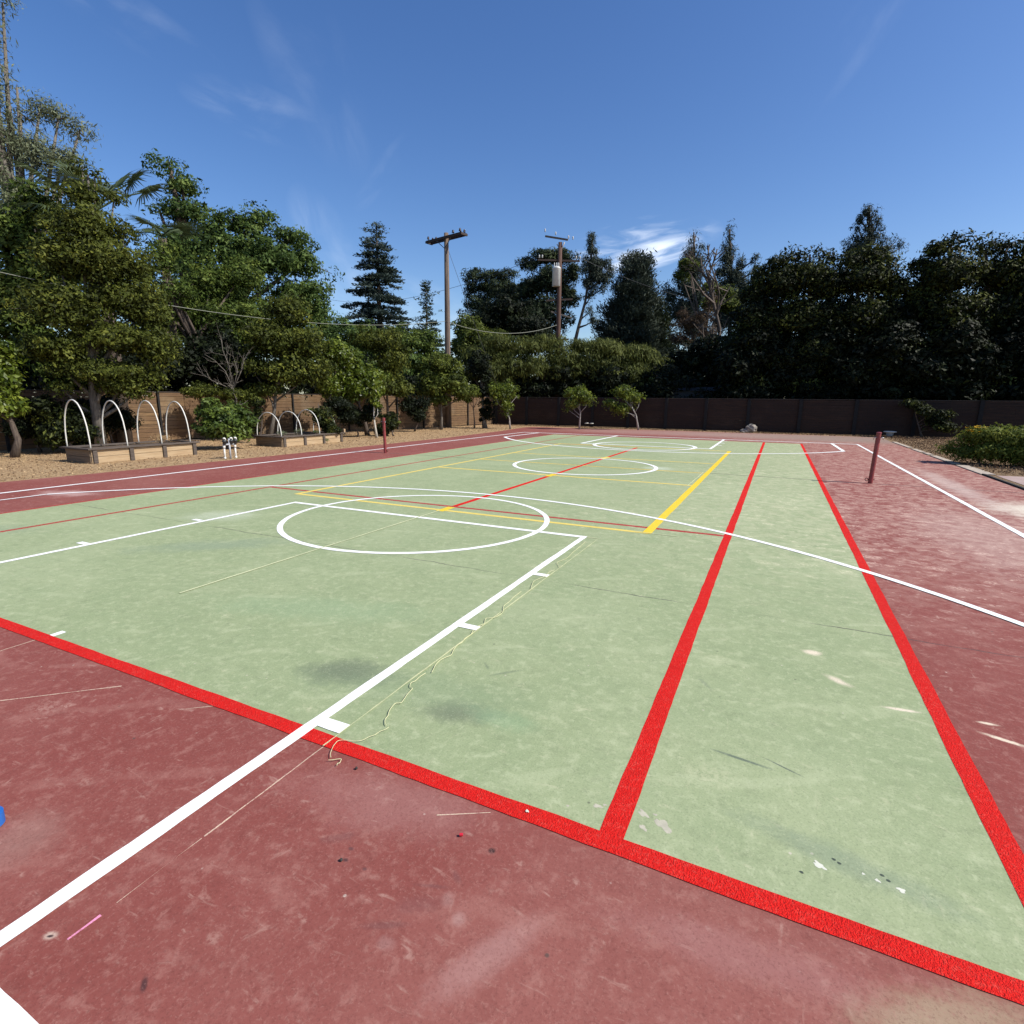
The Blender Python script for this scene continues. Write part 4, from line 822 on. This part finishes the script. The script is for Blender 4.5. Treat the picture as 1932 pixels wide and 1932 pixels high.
# --- left side, in front of the fence
tp = [G(178,20.6)]+[P(u,v,20.6) for u,v in ((176,740),(172,640),(176,540),(170,430),(166,330))]
T('leafy_tree', 'tall dark brownish green leafy tree behind the nearer raised bed', 178, 20.6, [(155,315,24,24),(178,335,26,26),(150,370,50,34),(215,375,30,30),(160,430,82,50),(235,440,36,40),(110,480,60,50),(190,500,110,50),(240,560,80,44),(120,580,100,56),(230,640,100,40),(110,660,80,40),(270,590,60,40),(190,700,110,30),(300,665,40,40),(225,730,70,22),(290,715,40,26),(335,728,30,18),(255,742,36,14),(120,735,40,22)],
  'brown', 84000, .112, trunk_pts=tp, tr=.14, cl=.36, per=40, limbs=10, flat=.68, rag=.26, surf=.55, bark='bark_grey')
T('leafy_bush', 'dark shaded bush between the edge citrus and the nearer raised bed', 130, 20.9, [(140,790,50,45),(105,815,50,34),(165,820,50,30),(90,770,30,30)], 'hedge', 9300, 0.13, cat='bush', cl=.3, limbs=3, tr=.06)
T('citrus_tree', 'glossy green citrus tree cut off by the left edge of the photo', 8, 20.3, [(2,668,34,36),(12,715,34,36),(-10,740,50,50),(25,770,22,26),(-30,680,50,60)], 'citrus', 10540, 0.15, cl=.26, per=40, limbs=5, tr=.10)
T('citrus_bush', 'round glossy green citrus bush between the two raised beds', 420, 20.3, [(395,775,33,26),(445,785,34,28),(420,795,52,34),(405,812,38,22),(450,810,30,24)], 'citrus_dark', 9300, 0.137, cat='bush', cl=.2, per=36, limbs=6, tr=.05, surf=.4)
T('leafy_tree', 'brownish olive slim tree behind the near end of the farther bed', 502, 24.2, [(540,590,46,36),(510,640,60,40),(565,650,60,40),(530,700,62,34),(470,690,30,34),(590,700,40,34),(500,735,40,16)], 'brown', 24800, 0.143, cl=.38, per=60, limbs=6, tr=.09, bark='bark_grey')
T('leafy_tree', 'yellowish olive tree with a dark stem beside the far raised bed', 602, 25.5, [(640,670,36,30),(615,720,32,26)], 'citrus', 4960, 0.143, cl=.3, limbs=5, tr=.07)
T('citrus_tree', 'large yellow green citrus tree right of the farther raised bed', 690, 26.2, [(655,680,40,26),(648,715,46,28),(690,715,40,32),(670,740,50,22),(625,735,26,22)], 'citrus', 16120, 0.156, cl=.3, per=44, limbs=6, tr=.10)
T('leafy_tree', 'brownish leafy tree behind the large yellow green citrus', 738, 28.5, [(715,645,48,30),(740,680,36,36),(722,720,50,30),(755,735,28,20)], 'brown', 16120, 0.156, cl=.36, limbs=5, tr=.09)
sap = [G(708,24.6)]+[P(u,v,24.6) for u,v in ((707,800),(705,780),(706,750))]
T('leafy_bush', 'dark shaded shrub against the fence behind the near end of the nearer bed', 205, 22.3, [(190,775,46,30),(225,790,30,24),(180,805,40,22),(245,800,20,18)], 'dark', 14000, .11, cat='bush', cl=.28, limbs=3, tr=.05)  # dark shrub that also stands in for shade on the fence
T('leafy_bush', 'dark shrub added in place of shade on the fence at the far left behind the edge citrus', 60, 21.6, [(55,775,26,34),(85,790,26,30),(40,810,30,22)], 'dark', 9000, .11, cat='bush', cl=.28, limbs=3, tr=.05)  # foliage added where the fence is only in shadow
T('leafy_bush', 'low olive foliage hanging over the fence above the round bush', 440, 24.0, [(380,738,40,14),(440,745,44,14),(470,755,22,16)], 'brown', 9000, .11, cat='bush', cl=.25, limbs=4, tr=.05)
T('leafy_bush', 'dark shrub added in place of tree shade between the farther bed and the large citrus', 640, 25.0, [(640,765,30,18),(655,785,24,20),(700,775,20,22)], 'dark', 9000, .11, cat='bush', cl=.25, limbs=4, tr=.05)  # dark leaves imitate tree shade at this spot
T('leafy_bush', 'dark ivy mass on the fence between the two olive trees near the pole', 780, 29.0, [(775,765,22,22),(790,785,16,18),(800,760,16,16)], 'dark', 7000, .12, cat='bush', cl=.25, limbs=4, tr=.05)
T('sapling', 'thin young tree with a whitewashed trunk left of the net post', 708, 24.6, [(708,748,11,16),(706,728,10,12),(712,765,8,10)], 'citrus', 930, 0.13, trunk_pts=sap, tr=.05, bark='bark_white', cl=.15, per=20, limbs=3)
T('leafy_tree', 'olive tree in front of the foot of the taller utility pole', 831, 31, [(832,690,38,26),(812,725,36,30),(850,725,40,30),(875,738,26,18),(830,755,26,14)], 'olive', 16120, 0.163, cl=.34, limbs=6, tr=.09, bark='bark_grey')
T('leafy_bush', 'small olive tuft of branches at the corner of the two fences', 895, 32.2, [(892,738,14,12),(878,752,12,12)], 'olive', 1860, 0.156, cat='bush', cl=.25, limbs=4, tr=.05)
T('leafy_bush', 'green shrub behind the sapling and the left net post', 740, 25.6, [(735,795,22,22),(722,810,20,14)], 'hedge', 3100, 0.117, cat='bush', cl=.2, limbs=4, tr=.04)
T('leafy_bush', 'dark green climbing shrub behind the hoops of the farther bed', 612, 22.3, [(608,785,24,24),(625,805,24,18),(600,760,10,14)], 'hedge', 3720, 0.111, cat='bush', cl=.2, limbs=4, tr=.04)
T('leafy_bush', 'thin climbing plant on the fence left of the farther bed', 487, 22.6, [(486,770,10,34),(480,795,10,24),(494,755,10,14)], 'hedge', 1984, 0.111, cat='bush', cl=.16, limbs=4, tr=.04)
T('leafy_bush', 'dark shrub in tree shade between the far bed and the sapling', 672, 25.2, [(665,785,20,22),(685,790,18,18)], 'dark', 2852, 0.13, cat='bush', cl=.2, limbs=4, tr=.04)
T('ivy_trunk', 'ivy covered dark trunk at the corner where the two fences meet', 915, 32.6, [(915,720,16,40),(910,770,10,34),(922,775,13,30),(905,690,22,30)], 'dark', 7440, 0.169, cl=.25, limbs=5, tr=.14, bark='bark_grey')
# bare branches over the fence
def bare(name, label, base, segs, D, m_, seed, twigs=5, cat='tree'):
    rd = random.Random(seed); root = empty(name, base, 0, label, cat); b = MB(); ks = .62
    for (pts, r0, r1) in segs:
        q = [P(*(t if len(t) == 3 else (*t, D)))-base for t in pts]; n = len(q)
        b.tube(q, [(r0+(r1-r0)*i/(n-1))*ks for i in range(n)], 6)
        for k in range(twigs):
            i = rd.randrange(n-1); s = q[i].lerp(q[i+1], rd.random()); d = (q[i+1]-q[i]).normalized()
            L = (q[-1]-q[0]).length*rd.uniform(.15,.4); e = s+(d+Vector([rd.uniform(-.9,.9) for _ in range(3)])).normalized()*L
            mm = s.lerp(e,.5)+Vector([rd.uniform(-.08,.08)*L for _ in range(3)]); b.tube([s,mm,e], [r1*.8,r1*.6,r1*.3], 4, False)
            for _ in range(2):
                s2 = s.lerp(e, rd.uniform(.3,.9)); e2 = s2+(d+Vector([rd.uniform(-1,1) for _ in range(3)])).normalized()*L*.5; b.tube([s2,e2], [r1*.45,r1*.2], 3, False)
    b.build('branches', M[m_], root, True); return root
gb = G(445, 23.6)
bare('bare_shrub', 'leafless grey branches poking over the fence above the round bush', gb, [([(445,800),(446,760),(440,735)],.06,.04),([(440,735),(425,700),(405,680),(385,668)],.03,.01),([(440,735),(400,718),(375,700)],.03,.01),([(440,735),(432,690),(420,660),(418,640)],.03,.01),([(440,735),(455,700),(460,680),(468,665)],.035,.012),([(440,735),(448,700),(440,672)],.03,.01)], 23.6, 'bark_grey', 3, 9, 'shrub')
# --- centre, behind the far fence
ct = G(722, 56)
conifer('cedar_tree', 'blue grey cedar with layered drooping branches left of the pole', ct, 1.7+(750-452)/1027*56*.97, 4, lambda t: 4.9*(1-t)**.80+.18, 130, 'cedar', 14, .32, rise=.12, droop=.20, tuft=.42, tr=.4, flat=.28, slim=.30, start=.2)
conifer('small_conifer', 'small dark pointed conifer just left of the taller pole', G(808,74), 1.7+(750-545)/1027*74*.98, 4, lambda t: 2.6*(1-t)+.1, 90, 'pine', 12, .4, rise=.1, droop=.15, tuft=.5, tr=.25, slim=.3, start=.1, flat=.35)
T('oak_tree', 'dull olive tree directly right of the taller utility pole', 880, 48, [(880,615,32,30),(900,640,44,34),(868,660,30,40),(930,660,50,40)], 'olive', 16120, 0.26, cl=.6, limbs=5)
T('stone_pine', 'dark rounded pine crown left of the transformer pole', 950, 64, [(888,540,24,22),(905,520,32,20),(950,520,32,18),(935,545,44,26),(900,570,34,24),(965,565,50,40),(930,600,60,36)], 'pine', 32240, 0.364, cl=.7, per=60, limbs=4, slim=.25)
T('stone_pine', 'tallest dark rounded pine crown behind the transformer', 1045, 60, [(1000,500,24,20),(1030,484,30,20),(1062,485,28,20),(1080,515,22,26),(1040,530,44,34),(1000,545,30,30),(1070,560,28,30),(1015,590,52,36),(1072,600,20,20),(1055,620,18,20)], 'pine', 37200, 0.351, cl=.65, per=60, limbs=4, slim=.25)
T('oak_tree', 'dark brown green tree in front of the rounded pines', 965, 52, [(955,585,50,28),(990,620,50,34),(920,615,40,32),(1020,640,40,24)], 'dark', 22320, 0.286, cl=.6, limbs=5)
for i, (bl, l) in enumerate((([(905,675,40,34),(940,650,36,22),(885,700,24,30),(935,705,46,34)], 'weeping grey green tree at the left end of the drooping trees'),
        ([(1000,655,50,24),(1040,650,40,22),(990,690,60,36),(1060,690,50,38)], 'weeping tree around the foot of the transformer pole'),
        ([(1110,655,46,22),(1150,665,44,24),(1100,690,50,36),(1160,705,56,36)], 'weeping tree behind the leftmost small citrus pair'),
        ([(1200,668,40,22),(1225,690,34,30),(1195,710,50,34),(1245,720,22,26)], 'weeping yellow green tree at the right end of the drooping trees'))):
    T('weeping_tree', l, [905,1010,1120,1200][i], 38.5+i*.4, bl, 'weep', 21080, 0.247, cl=.5, per=50, limbs=5, droop=.9, slim=.24, group='drooping trees behind the far fence')
for i, (u, r, l) in enumerate(((960,60,'dark undergrowth below the left drooping tree'), (1060,60,'dark undergrowth below the transformer pole'), (1160,60,'dark undergrowth behind the small citrus trees'), (1250,50,'dark undergrowth left of the shed'))):
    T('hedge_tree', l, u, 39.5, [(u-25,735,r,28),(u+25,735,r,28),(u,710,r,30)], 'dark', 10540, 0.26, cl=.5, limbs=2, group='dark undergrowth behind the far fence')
# slim leaning pine
def clumped_pine(name, label, D, trunk, cl, lm, n, leaf, tr=.22, cr=.6, **k):
    b0 = P(*trunk[0], D); base = Vector((b0.x, b0.y, 0)); pts = [base]+[P(u, v, D) for u, v in trunk]
    return tree(name, label, 'tree', base, blobs_px([(u+random.Random(u*7+v).uniform(-3,3), v, ru*.95, rv*1.15) for u, v, ru, rv in cl], D), lm, n, leaf, cl=cr, per=46, tr=tr, trunk_pts=pts, limbs=2, slim=.2, upb=.5, surf=.6, limb=.93, rag=.3, flat=1.35, droop=-.5, **k)
clumped_pine('slim_pine', 'slender leaning pine with sky showing between its clumps', 58, [(1086,640),(1092,615),(1104,570),(1110,530),(1116,490),(1118,446)],
  [(1117,452,7,10),(1113,470,8,9),(1122,478,9,9),(1108,490,8,9),(1118,500,14,11),(1135,500,9,8),(1105,510,9,9),(1150,510,8,8),(1128,520,14,11),(1144,528,10,9),(1110,535,11,10),(1125,545,9,8),(1112,560,8,9),(1136,545,7,7),(1110,590,7,9),(1120,605,6,8),(1148,498,6,6)], 'pinegrey', 13000, .30, tr=.22, cr=.45)
conifer('dense_conifer', 'dense dark conifer with a blunt double top right of the slim pine', G(1188,60), 1.7+(752-498)/1027*60*.97, 1, lambda t: 3.6*(1-t)**.5+.1 if t > .25 else 3.4, 230, 'pinegrey', 26, .40, rise=.55, droop=.1, tuft=.6, tr=.3, slim=.22, flat=.8, needle_up=.9, start=.1)
conifer('dense_conifer', 'lower dense conifer leaning against the blunt-topped one on its left', G(1150,60.5), 1.7+(752-575)/1027*60*.97, 1, lambda t: 2.6*(1-t)**.5+.1, 120, 'pinegrey', 24, .40, rise=.55, droop=.1, tuft=.6, tr=.3, slim=.22, flat=.8, needle_up=.9, start=.1)
conifer('dense_conifer', 'low dark conifer between the blunt-topped one and the bare tree', G(1236,62), 1.7+(752-575)/1027*62*.97, 1, lambda t: 2.5*(1-t)**.45+.1, 120, 'pine', 24, .40, rise=.5, droop=.1, tuft=.6, tr=.3, slim=.22, flat=.8, needle_up=.9, start=.1)
# pines behind the bare tree
clumped_pine('tall_pine', 'tall grey green pine behind the bare tree, left of its trunk', 56, [(1308,660),(1312,560),(1310,480),(1309,438)],
  [(1310,444,9,9),(1306,462,14,11),(1318,470,12,10),(1300,482,16,11),(1318,492,18,12),(1290,500,14,12),(1305,515,26,14),(1285,525,18,12),(1258,545,12,12),(1270,560,18,14),(1300,545,30,18),(1320,560,24,20),(1290,585,30,20),(1275,590,16,16),(1310,610,30,26)], 'pinegrey', 30000, .30, tr=.26, cr=.5)
clumped_pine('tall_pine', 'tall grey green pine behind the bare tree, right of its trunk', 57, [(1376,660),(1378,560),(1377,480),(1377,432)],
  [(1377,432,5,5),(1376,452,10,8),(1370,470,14,10),(1384,480,12,10),(1372,492,20,12),(1396,500,14,12),(1365,515,22,14),(1390,525,24,14),(1400,545,20,16),(1370,550,26,20),(1385,585,34,26),(1360,600,24,24),(1426,490,9,9),(1430,510,12,12),(1425,540,16,20)], 'pinegrey', 30000, .30, tr=.26, cr=.5)
T('broad_tree', 'small yellow green tree behind the bare trunk', 1365, 47, [(1368,555,20,18),(1350,575,26,20),(1382,580,20,18),(1300,500,18,14),(1285,520,14,12),(1340,540,20,14)], 'olive', 8060, 0.26, cl=.5, limbs=4)
T('withered_tree', 'brown withered tree with dead twigs left of the bare trunk', 1310, 44.5, [(1300,610,30,20),(1325,600,24,22),(1290,640,28,22),(1335,640,28,30),(1290,590,18,16),(1340,570,14,24)], 'dead', 10540, 0.208, cl=.5, limbs=8, slim=.2)
bb = G(1352, 43.5)
bare('bare_tree', 'bare forked grey tree standing out before the pines', bb, [([(1352,750),(1352,680),(1358,620),(1346,570),(1340,545),(1337,528)],.22,.13),([(1337,528),(1322,510),(1308,495),(1298,478)],.10,.04),([(1337,528),(1342,505),(1350,485),(1353,470)],.10,.07),([(1342,505),(1336,485),(1336,468)],.08,.06),([(1337,528),(1318,510),(1300,500),(1285,505)],.06,.02),([(1352,610),(1330,590),(1310,592),(1292,605)],.09,.02),([(1358,640),(1325,618),(1305,608)],.07,.02),([(1358,680),(1330,660),(1312,650)],.07,.02)], 43.5, 'bark', 8, 12)
# --- right side: tall dense trees in their own shade
clumped_pine('tall_pine', 'tall open pine rising behind the dense trees on the right', 58, [(1640,600),(1640,520),(1641,450),(1641,388)],
  [(1641,388,8,7),(1636,400,14,9),(1652,402,9,8),(1626,414,12,9),(1645,418,14,9),(1660,414,9,8),(1620,432,14,9),(1640,436,18,10),(1660,436,12,9),(1612,450,16,10),(1640,456,26,12),(1600,465,12,10),(1665,456,12,10),(1688,460,10,9),(1620,478,26,14),(1660,480,26,14),(1696,468,7,8),(1604,480,14,12)], 'pinegrey', 11000, .30, tr=.24, cr=.42)
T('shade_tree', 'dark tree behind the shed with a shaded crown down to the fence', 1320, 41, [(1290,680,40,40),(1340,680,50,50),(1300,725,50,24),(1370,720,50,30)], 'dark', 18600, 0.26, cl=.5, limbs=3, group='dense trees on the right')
for xx, yy, hh, ll in ((23.0, 36.6, 10, 'lower hidden tree added for shade before the dense row beyond the right edge'), (20.5, 39, 12.5, 'first hidden tree added for shade to the dense row beyond the right edge'), (26.5, 39, 13, 'second hidden tree added for shade to the dense row beyond the right edge'), (32.5, 39, 13.5, 'third hidden tree added for shade to the dense row beyond the right edge')):
    tree('shade_tree', ll, 'tree', (xx, yy, 0), [(Vector((xx, yy, hh*.28)), 3.6, 3.2, hh*.28), (Vector((xx, yy, hh*.62)), 3.6, 3.2, hh*.3), (Vector((xx+.5, yy, hh*.85)), 2.4, 2.4, hh*.15)], 'hedge', 5580, 0.546, cl=.9, per=60, limbs=3, tr=.3, group='added shading trees beyond the right edge')  # unseen trees, added to cast shade on the dense trees
R5 = [(1440, 38, [(1470,498,34,20),(1440,520,34,24),(1420,560,36,30),(1480,540,60,36),(1440,610,60,50),(1400,650,50,50),(1470,680,70,50),(1420,725,70,30)], 'dense dark tree with lit leaves on top, right of the bare tree'),
      (1530, 38, [(1500,484,26,14),(1528,480,24,14),(1555,488,26,16),(1520,520,56,34),(1560,540,50,40),(1520,600,70,50),(1550,670,80,50),(1520,725,80,30)], 'dense dark tree with a yellow green top left of the open pine'),
      (1650, 38, [(1640,482,34,18),(1668,492,30,18),(1605,500,34,20),(1640,530,70,36),(1690,545,44,36),(1640,600,80,50),(1680,670,80,50),(1650,725,80,30)], 'dense dark tree in front of the open pine'),
      (1790, 38.5, [(1770,472,36,20),(1795,456,22,16),(1742,505,30,24),(1815,462,24,16),(1790,520,70,44),(1740,570,50,50),(1800,600,80,60),(1780,670,80,50),(1790,725,90,30)], 'dense dark tree with raised sprigs, second from the right edge'),
      (1900, 39.5, [(1860,468,34,18),(1900,466,34,18),(1945,475,36,24),(1890,520,70,44),(1950,560,70,70),(1880,600,80,60),(1930,680,90,60),(1880,725,90,34)], 'dense dark tree cut off by the right edge of the photo'),
      (2030, 41, [(2020,450,70,40),(2030,540,90,80),(2010,650,90,90),(2120,500,90,90),(2130,640,90,90)], 'large dark tree just outside the right edge')]
for u, D, bl, l in R5:
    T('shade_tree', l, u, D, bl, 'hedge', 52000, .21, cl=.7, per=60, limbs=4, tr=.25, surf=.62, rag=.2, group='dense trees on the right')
for i, (u, D, l) in enumerate(((1440,38,'black shaded understorey right of the shed'), (1560,38,'black shaded understorey behind the boulder end of the fence'), (1680,38,'black shaded understorey behind the right net post'), (1800,38.5,'black shaded understorey behind the dark shrub'), (1920,39.5,'black shaded understorey at the right edge'))):
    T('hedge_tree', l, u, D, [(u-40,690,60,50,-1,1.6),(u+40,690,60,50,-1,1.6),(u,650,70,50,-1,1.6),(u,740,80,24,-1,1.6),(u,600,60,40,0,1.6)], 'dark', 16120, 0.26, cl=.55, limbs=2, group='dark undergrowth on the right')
T('leafy_bush', 'dark straggly shrub in the shade at the right end of the fence', 1752, 34.0, [(1722,762,24,10),(1745,775,26,14),(1775,785,30,18),(1785,805,30,16),(1760,795,26,14)], 'hedge', 4340, 0.169, cat='bush', cl=.26, per=22, limbs=7, tr=.05, slim=.4, surf=.7)
T('flowering_shrub', 'wide low green shrub with yellow flowers on the right edge', 1870, 20.5, [(1790,850,26,10),(1815,838,28,14),(1845,824,36,24),(1880,822,40,26),(1918,830,44,32),(1875,852,60,22),(1930,858,60,28),(1830,856,40,14),(1985,840,60,50)], 'shrub', 37200, 0.0975, cat='bush', cl=.2, per=34, limbs=7, tr=.04, droop=.2, slim=.35)
rng = np.random.default_rng(77); b = MB()
for k in range(26):
    u, v = rng.uniform(1822, 1862), rng.uniform(806, 817)
    if k < 8: u, v = rng.uniform(1840,1848), rng.uniform(803,808)
    q = P(u, v, 20.2+rng.uniform(-.2,.3)); r = .035+.02*rng.random()
    for a in range(5):
        t = a*1.2566+rng.random(); w = Vector((math.cos(t), math.sin(t), .35))*r; s = Vector((-math.sin(t), math.cos(t), 0))*r*.5
        b.add([q, q+w*.6+s, q+w*1.1, q+w*.6-s], [(0,1,2,3)])
tag(b.build('yellow_flowers', M['yflower']), 'yellow blossoms on top of the wide low shrub', 'flowers')
plant('tuft', 'small green weed at the corner of the farther bed', -10.45, 13.5, .0, .12, .12, 120, 'green', .04)
# small citrus trees along the far end
for u, D, base_u, bl, tp, l in (
    (952, 32.0, 963, [(946,740,24,18),(962,735,18,16),(955,765,16,18),(935,748,14,14),(958,782,8,8),(975,748,8,8)], [(961,790),(957,770),(955,750)], 'leftmost of the three small citrus trees by the far fence'),
    (1090, 32.5, 1095, [(1075,740,14,12),(1095,745,20,16),(1106,752,16,14),(1080,762,16,14),(1070,772,8,8),(1098,732,8,8)], [(1095,780),(1093,765),(1092,748)], 'middle small citrus tree with an upright forked stem'),
    (1175, 33.2, 1208, [(1175,740,22,14),(1195,750,20,12),(1152,762,18,12),(1172,772,20,12),(1208,752,9,8),(1180,732,10,8)], [(1200,783),(1192,768),(1180,755)], 'rightmost small citrus tree with a slanting pale stem')):
    tree('small_citrus', l, 'tree', G(base_u, D), blobs_px(bl, D), 'citrus', 5600, .12, cl=.22, per=26, limbs=8, tr=.05, rag=.35, flat=1.1, surf=.7, bark='bark_pale', trunk_pts=[G(base_u, D)]+[P(a, b_, D) for a, b_ in tp], group='small citrus trees by the far fence')
S.cycles.max_bounces = 4; S.cycles.diffuse_bounces = 2; S.cycles.glossy_bounces = 2; S.cycles.transmission_bounces = 3; S.cycles.transparent_max_bounces = 4
